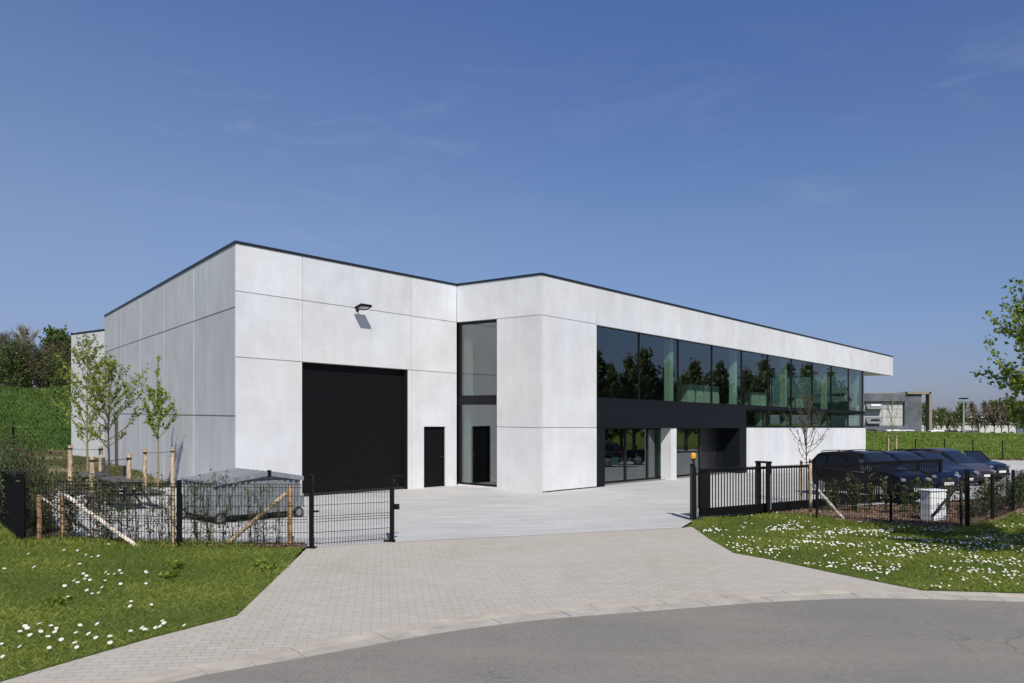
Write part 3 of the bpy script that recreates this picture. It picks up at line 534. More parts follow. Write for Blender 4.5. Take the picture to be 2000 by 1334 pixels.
def mesh_fence(name, pts, h, label, pw=.06, pitch=.055, post_h=None, rw=.0035, group=None, skip=()):
    pts = [Vector(p) for p in pts]; t = empty(name, pts[0], 0, label, 'fence', group); o = pts[0]
    for i, (a, b) in enumerate(zip(pts, pts[1:])):
        d = (b - a).normalized() * (pw * .55); m = MB(); mesh_panel(m, a - o + d, b - o - d, h, pitch=pitch, rw=rw); m.build('mesh_panel', WIRE, t)
    for i, p in enumerate(pts):
        if i in skip: continue
        m = MB(); steel_post(m, p - o, (post_h or h + .04), pw); m.build('post', STEEL, t)
    return t
fl = [gp(45, 1061), gp(198, 1065), gp(350, 1070), gp(604, 1069)]
mesh_fence('mesh_fence', fl, 1.16, 'black wire mesh fence in front of the hedge whips left of the driveway', .07, skip=(1, 3))
# open gate leaf at the left side of the driveway
ga, gb = gp(608, 1070), gp(766, 1058)
t = empty('gate_leaf', ga, 0, 'black wire mesh gate leaf standing closed at the left of the driveway', 'gate'); d = gb - ga
m = MB(); m.box(-.035, .035, -.035, .035, 0, 1.30); m.box(-.045, .045, -.045, .045, 1.30, 1.325); m.box(-.09, .09, -.09, .09, 0, .018); m.build('hinge_post', STEEL, t)
m = MB(); m.bar(d + Vector((0, 0, 0)), d + Vector((0, 0, 1.24)), .075, .075); m.bar(d + Vector((0, 0, 1.24)), d + Vector((.20, .12, 1.26)), .05, .05); m.box(d.x - .16, d.x + .06, d.y - .07, d.y + .05, d.z, d.z + .035); m.build('lock_post', STEEL, t)
u_ = d.normalized(); m = MB(); mesh_panel(m, u_ * .05, d - u_ * .05, 1.20, z0=.05); m.build('mesh_panel', WIRE, t)
m = MB(); m.box(d.x + .03, d.x + .13, d.y + .0, d.y + .09, d.z + .62, d.z + .72); m.build('lock_case', STEEL, t); m = MB(); m.box(d.x + .03, d.x + .10, d.y + .0, d.y + .07, d.z + 1.06, d.z + 1.12); m.build('lock_case', STEEL, t)
m = MB(); m.bar(u_ * .03 + Vector((0, 0, .66)), u_ * .14 + Vector((0, 0, .66)), .03, .03); m.build('hinge', STEEL, t)
# black bar fence running away at the far left
def bar_panel(t, a, b, h0, h1, pitch, r, rail, beam=None, mat=STEEL):
    ln = (b - a).length; n = int(ln / pitch); m = MB()
    for i in range(1, n): p = a.lerp(b, i / n); m.bar((p.x, p.y, p.z + h0), (p.x, p.y, p.z + h1), r * 2, r * 2)
    m.build('bars', mat, t); up = Vector((0, 0, 1))
    m = MB(); m.bar(a + up * h1, b + up * h1, rail, rail); m.build('top_rail', mat, t)
    m = MB(); m.bar(a + up * h0, b + up * h0, rail, beam or rail); m.build('bottom_rail', mat, t)
pa = [gp(40, 1057), Vector((-11.6, 18.4, G(-11.6))), Vector((-14.2, 21.9, G(-14.2)))]
t = empty('bar_fence', pa[0], 0, 'black steel bar fence running away from the road at the left edge', 'fence')
for a, b in zip(pa, pa[1:]): bar_panel(t, a - pa[0], b - pa[0], .07, 1.16, .095, .014, .05)
for p in pa: m = MB(); steel_post(m, p - pa[0], 1.24, .10); m.build('post', STEEL, t)
for p in pa[:2]: q = p - pa[0] + Vector((.0, -.056, 1.12)); m = MB(); m.box(q.x - .045, q.x + .03, q.y - .012, q.y, q.z - .012, q.z + .012); m.build('clip', CHROME, t)
# sliding gate, pushed open to the right
GD = Vector((.80, .60, 0)); GD.z = SKEW * GD.x; g0 = gp(1352, 1016); ge = g0 + GD * 12.6
t = empty('sliding_gate', g0, 0, 'black steel sliding gate pushed open beside the white flowered lawn', 'gate')
a = GD * .30; b = GD * 12.5; up = Vector((0, 0, 1))
m = MB(); n = int(12.0 / .112)
for i in range(n + 1): p = a.lerp(b, i / n); m.bar(p + up * .26, p + up * 1.2, .024, .024)
m.build('bars', STEEL, t)
m = MB(); m.bar(a + up * 1.2, b + up * 1.2, .06, .06)
for i in range(n * 2 + 1): p = a.lerp(b, i / (n * 2)); m.bar(p + up * 1.23, p + up * 1.255, .012, .03)
m.build('top_rail', STEEL, t)
m = MB(); m.bar(a + up * .16, b + up * .16, .12, .20); m.build('bottom_beam', STEEL, t)
m = MB(); m.bar(a + up * .27, a + GD * .28 + up * .27, .02, .02); q = a + GD * .14; m.bar(a + GD * .14 + up * .26, a + GD * .14 + up * 1.17, .30, .05); m.build('end_plate', STEEL, t).name = 'end_plate'
for k in (6.9, 10.9, 12.4): m = MB(); m.bar(GD * k + up * .26, GD * k + up * 1.2, .06, .06); m.build('upright', STEEL, t)
nrm = Vector((.6, -.8, 0))
t = empty('gate_receiver', g0, 0, 'black twin post gate receiver topped by an amber lamp', 'gate post')
m = MB(); m.bar(nrm * .10 + GD * -.06, nrm * .10 + GD * -.06 + up * 1.30, .10, .10); m.build('post', STEEL, t)
m = MB(); m.bar(nrm * -.10 + GD * .13, nrm * -.10 + GD * .13 + up * 1.36, .11, .11); m.build('post', STEEL, t)
m = MB(); m.bar(nrm * .165 + GD * -.02 + up * .1, nrm * .165 + GD * -.02 + up * 1.1, .035, .02); m.build('rubber_edge', ALLOY, t)
m = MB(); m.bar(nrm * .02 + GD * .02 + up * 1.0, nrm * .02 + GD * .02 + up * 1.46, .04, .04); m.build('lamp_pole', STEEL, t)
t2 = empty('warning_lamp', g0 + nrm * .02 + GD * .02 + up * 1.46, 0, 'amber warning lamp on top of the black gate receiver', 'lamp')
m = MB(); m.lathe([(.0, 0), (.055, 0), (.055, .03), (.03, .035), (0, .035)], 14); m.build('base', STEEL, t2)
m = MB(); m.lathe([(.05, .036), (.062, .06), (.062, .13), (.05, .165), (.02, .178), (0, .18)], 16); m.build('lens', YELLOW, t2, smooth=True)
g1 = gp(1491, 1004)
t = empty('gate_post', g1, 0, 'black double guide post halfway along the sliding gate', 'gate post')
for sgn in (-1, 1): m = MB(); m.bar(nrm * .16 * sgn, nrm * .16 * sgn + up * 1.36, .11, .11); m.build('post', STEEL, t)
m = MB(); m.bar(nrm * -.22 + up * 1.36, nrm * .22 + up * 1.36, .13, .05); m.build('head_plate', STEEL, t)
m = MB(); m.bar(nrm * .225 + up * .14, nrm * .225 + up * 1.06, .03, .015); m.build('rubber_edge', ALLOY, t)
# fence beside the gate
fr = [gp(1596, 1013), gp(1740, 1022), gp(1889, 1031)]
mesh_fence('mesh_fence', fr, 1.02, 'black wire mesh fence in front of the white cabinet and the laurels', .05, skip=(2,))
t = empty('fence_post', gp(1889, 1031), 0, 'thick black corner post right of the white cabinet', 'fence post'); m = MB(); steel_post(m, Vector((0, 0, 0)), 1.36, .075); m.build('shaft', STEEL, t)
fr2 = [gp(1938, 1017), gp(1979, 1000)]; dd = (fr2[1] - fr2[0]); fr2 += [fr2[1] + dd * 1.0, fr2[1] + dd * 2.0, fr2[1] + dd * 3.2]
mesh_fence('mesh_fence', [gp(1889, 1031) + Vector((.06, .06, 0))] + fr2, 1.12, 'black wire mesh fence turning back along the bark bed at the right edge', .06, pitch=.09, rw=.0026, skip=(0,))
# thin fence along the grass bank, far right, and one at the far left
fb = [Vector(((u - 1000) / 1600 * y, y, 0)) for u, y in ((1640, 63.5), (1733, 62), (1788, 61), (1845, 60), (1900, 59), (1958, 58), (2030, 57))]
for p in fb: p.z = G(p.x)
mesh_fence('mesh_fence', fb, 1.30, 'thin dark chain link fence at the foot of the green bank beyond the cars', .06, pitch=.16, rw=.003)
fb = [Vector((x, y, G(x))) for x, y in ((-38, 49), (-29.6, 48.6), (-25.6, 48.2))]
mesh_fence('mesh_fence', fb, 1.45, 'thin dark fence at the foot of the ivy bank left of the building', .10, pitch=.16, rw=.004)

# ------------------------------------------------------------------ wooden stakes and braces
def log(m, a, b, r0, r1=None, n=9, seg=5, wob=.006):
    a = Vector(a); b = Vector(b); pts = [a.lerp(b, i / seg) + Vector((R.uniform(-wob, wob), R.uniform(-wob, wob), 0)) * (1 if 0 < i < seg else 0) for i in range(seg + 1)]
    m.tube(pts, [r0 + ((r1 or r0) - r0) * i / seg for i in range(seg + 1)], n)
def tree_support(pa, pb, ha, hb, r, hs, label, trunk=None, mat=WOOD):
    pa = Vector(pa); pb = Vector(pb); t = empty('tree_support', pa, 0, label, 'tree stakes'); d = pb - pa
    m = MB(); log(m, (0, 0, -.1), (0, 0, ha), r); m.build('stake', mat, t, smooth=True)
    m = MB(); log(m, d + Vector((0, 0, -.1)), d + Vector((0, 0, hb)), r); m.build('stake', mat, t, smooth=True)
    a = Vector((0, 0, ha - hs)); b = d + Vector((0, 0, hb - hs)); mid = (a + b) / 2 - Vector((0, 0, .025)); off = Vector((0, -r - .004, 0)); m = MB()
    for q0, q1 in ((a + off, mid), (mid, b + off)): m.bar(q0, q1, .05, .012)
    m.lathe([(r + .003, a.z - .025), (r + .006, a.z - .025), (r + .006, a.z + .025), (r + .003, a.z + .025)], 10)
    m.lathe([(r + .003, b.z - .025), (r + .006, b.z - .025), (r + .006, b.z + .025), (r + .003, b.z + .025)], 10, Matrix.Translation((d.x, d.y, 0))); m.build('strap', RUBBER, t); return t
tree_support(gp(137, 966), gp(197, 964), 1.44, 1.42, .062, .10, 'pale pair of stakes nearest the rear block, strapped to the tallest young tree')
tree_support(gp(180, 1000), gp(252, 993), 1.36, 1.38, .055, .12, 'pair of stakes standing before the picnic tables with a black strap')
tree_support(gp(283, 952), gp(337, 955), 1.27, 1.34, .058, .14, 'pair of stakes nearest the grey hall wall with a black strap')
tree_support(gp(1565, 987), gp(1583, 1008), 1.32, 1.48, .038, .07, 'slim pair of stakes at the bare tree beside the dark car', mat=WOOD)
for nm, p, h, r, lab, mat in (('wooden_post', gp(76, 1060), .88, .042, 'wooden fence post nearest the black bar fence, brace leaning from it', WOODFRESH), ('wooden_post', gp(122, 1056), .86, .042, 'wooden fence post second from the black bar fence with a birch brace', WOODFRESH),
        ('wooden_post', gp(338, 1068), 1.16, .036, 'slim wooden post beside the black steel fence post', WOOD), ('wooden_post', gp(566, 1063), 1.08, .048, 'orange brown wooden post at the end of the hedge by the gate leaf', WOODFRESH), ('wooden_post', gp(353, 1066), .95, .03, 'short dark wooden post touching the black steel fence post', BARKD),
        ('wooden_post', gp(1877, 1028), .92, .035, 'dark wooden post beside the white cabinet with two braces', BARKD), ('wooden_post', gp(1926, 1004), .98, .04, 'reddish wooden post in front of the open topped car', WOODFRESH), ('wooden_post', gp(1967, 990), .9, .032, 'thin grey post in the hedge at the right edge', WOODGREY)):
    m = MB(); log(m, p + Vector((0, 0, -.1)), p + Vector((0, 0, h)), r); o = m.build(nm, mat, None, smooth=True); tag(o, lab, 'post', 'wooden posts in the hedges')
def brace(u0, v0, y0, u1, v1, r, lab, mat, name='brace_pole'):
    a = Vector(((u0 - 1000) / 1600 * y0, y0, zat(v0, y0))); b = gp(u1, v1); m = MB(); log(m, a, b + (b - a).normalized() * .05, r, seg=7, wob=.012); tag(m.build(name, mat, None, smooth=True), lab, 'brace', 'slanting brace poles')
brace(81, 973, 15.25, 190, 1048, .036, 'grey birch brace leaning from the post nearest the black bar fence', BIRCH); brace(128, 968, 15.35, 268, 1068, .040, 'white birch brace slanting down in front of the picnic tables', BIRCH)
brace(560, 963, 15.3, 440, 1066, .040, 'brown round brace leaning on the orange brown post', WOOD); brace(1584, 943, 20.8, 1649, 1015, .040, 'white birch brace slanting down in front of the first dark car', BIRCH)
brace(1872, 946, 19.8, 1813, 1018, .035, 'grey brace crossing in front of the white cabinet', WOODGREY); brace(1880, 950, 20.0, 1903, 1012, .030, 'dark brace to the right of the white cabinet', BARKD)
for (u, v, y, h, lab) in ((201.6, 922, 23.6, 1.05, 'dark square post standing behind the back picnic table'), (243.6, 938, 22.6, .98, 'dark square post standing behind the front picnic table')):
    p = at(u, y); t = empty('steel_post', p, 0, lab, 'post', 'dark posts by the picnic tables'); m = MB(); steel_post(m, Vector((0, 0, 0)), zat(v - 27, y) - p.z, .07); m.build('shaft', WOODGREY, t)
p = gp(227, 911); t = empty('round_post', p, 0, 'dark tall pole close to the grey hall wall behind the trees', 'pole'); m = MB(); log(m, (0, 0, -.1), (0, 0, 2.2), .055, wob=.01); m.build('shaft', BARKD, t, smooth=True)
# electricity cabinet
p = gp(1822, 1017); t = empty('electric_cabinet', p, math.radians(20), 'white polyester electricity cabinet behind the mesh fence', 'cabinet')
m = MB(); m.box(-.25, .25, -.16, .16, .02, .74); m.build('body', WHITEP, t, bevel=.012); m = MB(); m.box(-.28, .28, -.19, .19, .742, .785); m.build('lid', WHITEP, t, bevel=.015)
for k in (-.125, .125): m = MB(); m.box(k - .115, k + .115, -.176, -.163, .07, .71); dr_ = m.build('door', WHITEP, t, bevel=.004); m = MB(); m.box(k + .08, k + .095, -.19, -.177, .38, .46); m.build('latch', STEEL, dr_)
m = MB(); m.box(-.26, .26, -.17, .17, -.1, .018); m.build('plinth', WOODGREY, t)

# ------------------------------------------------------------------ picnic tables
def picnic(p, rz, label):
    t = empty('picnic_table', p, rz, label, 'picnic table', 'picnic tables in the yard'); m = MB()
    for k in range(5): m.box(-.36 + k * .146, -.36 + k * .146 + .136, -.95, .95, .72, .755)
    for y in (-.7, .7): m.box(-.34, .34, y - .04, y + .04, .66, .719)
    m.build('table_top', WOODGREY, t)
    for sx in (-1, 1):
        m = MB()
        for k in range(2): m.box(sx * .72 - .14 + k * .143, sx * .72 - .14 + k * .143 + .135, -.95, .95, .42, .455)
        m.build('bench_seat', WOODGREY, t)
    for y in (-.62, .62):
        for sx in (-1, 1): m = MB(); m.bar((sx * .30, y + .03 * sx, .66), (sx * .68, y + .03 * sx, 0), .10, .05); m.build('leg', BARKD, t)
        m = MB(); m.bar((-.85, y + .085, .385), (.85, y + .085, .385), .05, .07); m.build('seat_beam', BARKD, t)
    return t
picnic(Vector((-11.35, 22.2, G(-11.35))), math.radians(32), 'grey picnic table further back, towards the rough grass'); picnic(Vector((-9.85, 20.55, G(-9.85))), math.radians(38), 'grey picnic table nearer the hall wall and the waste container')

# ------------------------------------------------------------------ waste container
p = gp(419, 1024); t = empty('waste_container', p, 0, 'grey ribbed steel waste container with a pitched lid under the hall corner', 'container')
ex = Vector((.672, .741, 0)); ey = Vector((-.741, .672, 0)); Mx = Matrix(((ex.x, ey.x, 0, 0), (ex.y, ey.y, 0, 0), (SKEW * ex.x, SKEW * ey.x, 1, 0), (0, 0, 0, 1)))
W_, D_, H_ = 2.16, 1.45, .90
m = MB(); z0 = .16
prof = []
def ribbed(m, a, b, z0, z1, n, out):
    a = Vector(a); b = Vector(b); o = Vector(out); vs = []; k = 0
    for i in range(n):
        for f, d in ((.0, 0), (.5, 0), (.58, .04), (.92, .04)): q = a.lerp(b, (i + f) / n) + o * d; vs += [(q.x, q.y, z0), (q.x, q.y, z1)]
    q = b; vs += [(q.x, q.y, z0), (q.x, q.y, z1)]; c = len(vs) // 2; m.add([Mx @ Vector(v) for v in vs], [(2 * i, 2 * i + 2, 2 * i + 3, 2 * i + 1) for i in range(c - 1)])
ribbed(m, (0, 0, 0), (W_, 0, 0), z0, H_, 14, (0, -1, 0)); ribbed(m, (0, D_, 0), (0, 0, 0), z0, H_, 8, (-1, 0, 0)); ribbed(m, (W_, 0, 0), (W_, D_, 0), z0, H_, 8, (1, 0, 0)); ribbed(m, (W_, D_, 0), (0, D_, 0), z0, H_, 14, (0, 1, 0))
m.build('body', GALV, t)
m = MB(); m.box(-.03, W_ + .03, -.03, .03, z0 - .06, z0 - .002, M=Mx); m.box(-.03, W_ + .03, D_ - .03, D_ + .03, z0 - .06, z0 - .002, M=Mx); m.box(-.03, .03, .031, D_ - .031, z0 - .06, z0 - .002, M=Mx); m.box(W_ - .03, W_ + .03, .031, D_ - .031, z0 - .06, z0 - .002, M=Mx); m.build('base_frame', STEEL, t)
gx = 1.30
for nm, x0_, x1_, zz0, zz1 in (('lid', -.06, gx - .015, H_ + .02, H_ + .20), ('lid', gx + .015, W_ + .06, H_ + .20, H_ + .05)):
    m = MB(); n = 7
    vs = []
    for i in range(n * 4 + 1):
        f = i / (n * 4); y = -.05 + f * (D_ + .1); d = .014 if i % 4 in (1, 2) else 0; vs += [(x0_, y, zz0 + d), (x1_, y, zz1 + d), (x0_, y, zz0 - .03), (x1_, y, zz1 - .03)]
    fs = [f_ for i in range(n * 4) for f_ in ((4 * i, 4 * i + 1, 4 * i + 5, 4 * i + 4), (4 * i + 2, 4 * i + 6, 4 * i + 7, 4 * i + 3), (4 * i, 4 * i + 4, 4 * i + 6, 4 * i + 2), (4 * i + 1, 4 * i + 3, 4 * i + 7, 4 * i + 5))] + [(0, 2, 3, 1), (len(vs) - 4, len(vs) - 3, len(vs) - 1, len(vs) - 2)]
    m.add([Mx @ Vector(v) for v in vs], fs); lid = m.build(nm, GALV, t)
    m = MB(); m.add([Mx @ Vector(v) for v in ((x0_, -.07, zz0 - .09), (x1_, -.07, zz1 - .09), (x1_, -.07, zz1 + .02), (x0_, -.07, zz0 + .02), (x0_, -.052, zz0 - .09), (x1_, -.052, zz1 - .09), (x1_, -.052, zz1 + .02), (x0_, -.052, zz0 + .02))], [(0, 1, 2, 3), (7, 6, 5, 4), (0, 4, 5, 1), (1, 5, 6, 2), (2, 6, 7, 3), (3, 7, 4, 0)]); m.build('edge_strip', GALV, lid)
m = MB(); m.add([Mx @ Vector(v) for v in ((0, .01, H_), (W_, .01, H_), (gx, .01, H_ + .19), (0, .03, H_), (W_, .03, H_), (gx, .03, H_ + .19))], [(0, 1, 2), (5, 4, 3), (0, 3, 4, 1), (1, 4, 5, 2), (2, 5, 3, 0)]); m.add([Mx @ Vector(v) for v in ((0, D_ - .03, H_), (W_, D_ - .03, H_), (gx, D_ - .03, H_ + .19), (0, D_ - .01, H_), (W_, D_ - .01, H_), (gx, D_ - .01, H_ + .19))], [(0, 1, 2), (5, 4, 3), (0, 3, 4, 1), (1, 4, 5, 2), (2, 5, 3, 0)]); m.build('gable', GALV, t)
m = MB(); m.box(gx - .04, gx + .04, -.09, -.04, H_ + .09, H_ + .24, M=Mx); m.build('hinge', STEEL, t)
for x, y in ((.06, -.13), (-.13, D_ - .18), (W_ - .12, -.13), (W_ - .12, D_ + .1)):
    q = Mx @ Vector((x, y, .125)); Mw = Matrix.Translation(q) @ Matrix.Rotation(math.radians(48), 4, 'Z') @ Matrix.Rotation(math.pi / 2, 4, 'X')
    m = MB(); m.lathe([(.0, -.03), (.09, -.03), (.125, -.02), (.125, .02), (.09, .03), (0, .03)], 16, Mw); w_ = m.build('wheel', RUBBER, t, smooth=True); m = MB(); m.lathe([(0, -.037), (.075, -.037), (.082, -.031), (.082, .031), (.075, .037), (0, .037)], 14, Mw); m.build('rim', GALV, w_)
    m = MB(); m.add([Mx @ Vector(v) for v in ((x - .13, y - .02, .26), (x + .13, y - .02, .26), (x + .13, y - .02, .56), (x - .13, y + .02, .26), (x + .13, y + .02, .26), (x + .13, y + .02, .56))], [(0, 1, 2), (5, 4, 3), (0, 3, 4, 1), (1, 4, 5, 2), (2, 5, 3, 0)]); m.build('wheel_bracket', GALV, t)
# ------------------------------------------------------------------ plants
def leaf_quads(pos, size, sj=.35, flat=.0, along=None):
    n = len(pos); d = NP.normal(0, 1, (n, 3)); d /= np.linalg.norm(d, axis=1, keepdims=True); e = np.cross(d, NP.normal(0, 1, (n, 3))); e[:, 2] *= (1 - flat); e /= np.linalg.norm(e, axis=1, keepdims=True)
    s = size * NP.uniform(1 - sj, 1 + sj, (n, 1)); b = np.cross(d, e) * s * .12
    v = np.stack([pos - d * s * .5, pos + e * s * .36 + b, pos + d * s * .55, pos - e * s * .36 + b], 1)
    return v.reshape(-1, 3), np.arange(n * 4).reshape(n, 4)
def skeleton(seed, H, r0, zb, spread, nprim, ntwig, elev=(35, 62), prof=None, wob=.03, curve=.25, twig_r=.004, twl=.42, sides=7, tmax=.96, lead=True):
    """trunk, limbs and twigs; returns the mesh builder and the twig segments that carry leaves"""
    r = random.Random(seed); m = MB(); seg = []; n = 9; tp = []
    for i in range(n + 1): t = i / n; tp.append(Vector((wob * H * .25 * math.sin(t * 5 + seed) * t + r.uniform(-1, 1) * wob * .3, wob * H * .25 * math.cos(t * 4 + seed * 2) * t, H * t - (.12 if i == 0 else 0))))
    m.tube(tp, [max(r0 * (1 - .9 * (i / n)) * (1.35 if i == 0 else 1), twig_r * .8) for i in range(n + 1)], sides)
    def tpos(z): f = min(max(z / H, 0), .999) * n; i = int(f); return tp[i].lerp(tp[i + 1], f - i)
    az = r.uniform(0, 6.3)
    for k in range(nprim):
        t = (k + r.uniform(.1, .9)) / nprim; z = zb + (H * tmax - zb) * t; az += 2.4 + r.uniform(-.5, .5)
        pr = prof(t) if prof else math.sin(math.pi * (.22 + .74 * t)) ** .8
        L = spread * pr * r.uniform(.7, 1.2); el = math.radians(r.uniform(*elev) + 14 * t); p = tpos(z); d = Vector((math.cos(az) * math.cos(el), math.sin(az) * math.cos(el), math.sin(el)))
        pts = [p]; ns = 4
        for j in range(ns): d = (d + Vector((r.uniform(-.16, .16), r.uniform(-.16, .16), curve * .5 + r.uniform(-.1, .1)))).normalized(); pts.append(pts[-1] + d * L / ns)
        rb = max(r0 * .45 * (1 - .75 * t) * min(1, L / spread + .3), twig_r * 1.3); m.tube(pts, [rb + (twig_r - rb) * j / ns for j in range(ns + 1)], 5, cap=False)
        for j in range(1, ns): seg.append((pts[j], pts[j + 1], .7 + .3 * j))
        for q in range(ntwig):
            f = r.uniform(.3, 1.0) * ns; j = min(int(f), ns - 1); b = pts[j].lerp(pts[j + 1], f - j); dd = (d + Vector((r.uniform(-1, 1), r.uniform(-1, 1), r.uniform(-.5, .8))) * .9).normalized(); ll = L * twl * r.uniform(.5, 1.2)
            c = b + dd * ll * .55; e = c + (dd + Vector((0, 0, .35))).normalized() * ll * .45; m.tube([b, c, e], [twig_r * 1.1, twig_r * .8, twig_r * .45], 4, cap=False); seg += [(b, c, 1.0), (c, e, 1.4)]
    if lead: seg.append((tpos(H * .86), tp[-1], .5))
    return m, seg
def leaves_on(seg, n, size, spread, mat, name, parent, tb=.5, tv=.22, clump=0):
    w = np.array([(b - a).length * k for a, b, k in seg]); w /= w.sum(); idx = NP.choice(len(seg), n, p=w)
    A = np.array([tuple(a) for a, b, k in seg]); B = np.array([tuple(b) for a, b, k in seg]); f = NP.uniform(0, 1, (n, 1))
    if clump: f = np.round(f * clump) / clump
    pos = A[idx] + (B[idx] - A[idx]) * f + NP.normal(0, spread, (n, 3)); v, q = leaf_quads(pos, size); st = NP.normal(0, tv * .8, len(seg)); t = np.clip(NP.normal(tb, tv, n) + st[idx], 0, 1)
    return np_mesh(name, v, q, mat, parent, np.repeat(t, 4))
def tree(name, loc, label, cat, sk, nl, ls, lsp, lmat, bmat, group=None, tb=.5, rz=0, clump=0):
    t = empty(name, loc, rz, label, cat, group); m, seg = sk; m.build('trunk', bmat, t, smooth=True)
    if nl: leaves_on(seg, nl, ls, lsp, lmat, 'crown', t, tb, clump=clump)
    return t
# young trees in the yard
tree('young_tree', gp(171, 965), 'tallest young tree, yellow green, before the pale rear block', 'tree', skeleton(3, 4.65, .042, 1.35, 1.5, 34, 7, (18, 50), lambda t: (1 - t) ** .55 * (.55 + .9 * min(t * 3, 1)) * .8), 2300, .068, .03, LEAF, BARK, 'young trees beside the hall')
tree('young_tree', gp(213, 987), 'broad young tree standing between the stakes before the picnic tables', 'tree', skeleton(8, 3.75, .036, 1.45, 1.3, 30, 7, (12, 48), lambda t: (1 - t) ** .5 * (.6 + .8 * min(t * 3, 1)) * .85), 2100, .066, .03, LEAF, BARKD, 'young trees beside the hall', .55)
tree('young_tree', gp(309, 955), 'smaller young tree with a thin tall leader by the grey hall wall', 'tree', skeleton(14, 4.4, .034, 1.42, .95, 26, 6, (32, 62), lambda t: (max(0, .62 - t) / .62) ** .5 * .95 + .05, tmax=.95), 1700, .072, .035, LEAF, BARK, 'young trees beside the hall', .62)
p = Vector(((1576 - 1000) / 1600 * 24, 24, 0)); p.z = G(p.x)
tree('bare_tree', p, 'nearly bare young tree with dark twigs in front of the pale base wall', 'tree', skeleton(21, 3.25, .026, 1.28, 1.0, 34, 4, (-5, 40), lambda t: (1 - t) ** .5 * (.75 + .4 * min(t * 4, 1)), twig_r=.0055, curve=.75, twl=.3), 330, .045, .02, LEAFO, BARKD, None, .8)
p = at(1742, 57.5); tree('bare_tree', p, 'bare sapling between two pale stakes at the foot of the green bank', 'tree', skeleton(25, 4.3, .05, 1.6, 1.2, 14, 3, (40, 65), twig_r=.012), 0, .1, .0, LEAFO, BARK)
tree_support(at(1735, 57.5), at(1751, 57.2), 1.6, 1.6, .055, .1, 'two pale stakes far off at the foot of the green bank')
# linden at the right edge of the picture
LP_ = Vector((10.75, 14.3, G(10.75)))
tree('linden_tree', LP_, 'leafy linden reaching into the picture from the right edge', 'tree', skeleton(31, 6.05, .095, 1.5, 2.1, 110, 11, (-6, 40), lambda t: (1 - t) ** .42 * (.85 + .35 * min(t * 4, 1)), twig_r=.005, curve=.12, twl=.34), 33000, .076, .055, LEAFL, BARKD, None, .62, rz=math.radians(45), clump=5)

# hedge whips behind the left fence, leafy stems and laurels behind the right one
def whip(seed, H, nst, nl, ls, lmat, bmat, lo=.25, spread=.09):
    r = random.Random(seed); m = MB(); seg = []
    for k in range(nst):
        p = Vector((r.uniform(-.05, .05), r.uniform(-.05, .05), -.03)); d = Vector((r.uniform(-.12, .12), r.uniform(-.12, .12), 1)); pts = [p]; h = H * r.uniform(.7, 1.05); n = 6
        for j in range(n): d = (d + Vector((r.uniform(-.16, .16), r.uniform(-.16, .16), .12))).normalized(); pts.append(pts[-1] + d * h / n)
        m.tube(pts, [.008 * (1 - .6 * j / n) for j in range(n + 1)], 5, cap=False)
        for j in range(n):
            if (j + 1) / n > lo: seg.append((pts[j], pts[j + 1], 1.0))
        for q in range(5):
            j = r.randint(1, n - 1); e = pts[j] + Vector((r.uniform(-1, 1), r.uniform(-1, 1), r.uniform(.3, 1))).normalized() * r.uniform(.1, .26) * H; m.tube([pts[j], e], [.004, .002], 4, cap=False); seg.append((pts[j], e, 1.2))
    return m, seg
def whips(name, label, cat, group, spots, protos):
    ps = []
    for i, (x, y) in enumerate(spots):
        k = i % len(protos)
        if k >= len(ps): o = tree(name, (x, y, G(x)), label, cat, protos[k][0], *protos[k][1:], group=group); ps.append(o)
        else: o = copy_tree(ps[k])
        o.location = (x, y, G(x)); o.rotation_euler.z = R.uniform(0, 6.28); sc = R.uniform(.8, 1.15) * (1.25 if x < -9.6 else 1); o.scale = (sc, sc, sc)
def along(pts, n, jit): 
    pts = [Vector((p[0], p[1])) for p in pts]; ln = [0]
    for a, b in zip(pts, pts[1:]): ln.append(ln[-1] + (b - a).length)
    out = []
    for i in range(n):
        s = (i + R.uniform(.15, .85)) / n * ln[-1]; k = max(j for j in range(len(ln) - 1) if ln[j] <= s); p = pts[k].lerp(pts[k + 1], (s - ln[k]) / (ln[k + 1] - ln[k])); out.append((p.x + R.uniform(-jit, jit), p.y + R.uniform(-jit, jit)))
    return out
whips('hedge_plant', 'thin leafy hedge whip planted along the mesh fence left of the gate leaf', 'hedge plant', 'hedge whips behind the left fence', along([(-7.9, 15.25), (-6.0, 15.1), (-4.25, 15.2)], 20, .10),
      [(whip(40 + i, 1.2, 3 + i % 2, 55, .055, LEAFD, BARKD, .3), 85 + 20 * i, .040, .03, LEAFG, BARKD) for i in range(4)])
whips('hedge_plant', 'dense leafy hedge plant by the black bar fence at the left edge', 'hedge plant', 'dense hedge plants at the left edge', along([(-13.5, 21.4), (-11.8, 19.3), (-10.3, 17.4), (-9.0, 15.8), (-7.9, 15.45)], 28, .25),
      [(whip(50 + i, 1.35, 6, 300, .055, LEAFD, BARKD, .1), 480, .045, .06, LEAFO if i == 1 else LEAFD, BARKD) for i in range(3)])
whips('laurel', 'upright dark laurel planted in the bark bed before the parked cars', 'shrub', 'laurels before the parked cars', along([gp(1600, 998), gp(1690, 1000), gp(1780, 1004), gp(1880, 1008)], 12, .2),
      [(whip(60 + i, 1.05, 4, 130, .075, LEAFD, BARKD, .15), 130, .075, .035, LEAFD, BARKD) for i in range(3)])
whips('hedge_plant', 'dark leafy hedge plant along the mesh fence in the right corner', 'hedge plant', 'hedge plants in the right corner', along([gp(1902, 1014), gp(1950, 1003), gp(1990, 992), (16.2, 26.2), (19, 29.5)], 24, .25),
      [(whip(70 + i, 1.05, 5, 260, .06, LEAFD, BARKD, .1), 260, .055, .05, LEAFD, BARKD) for i in range(3)])
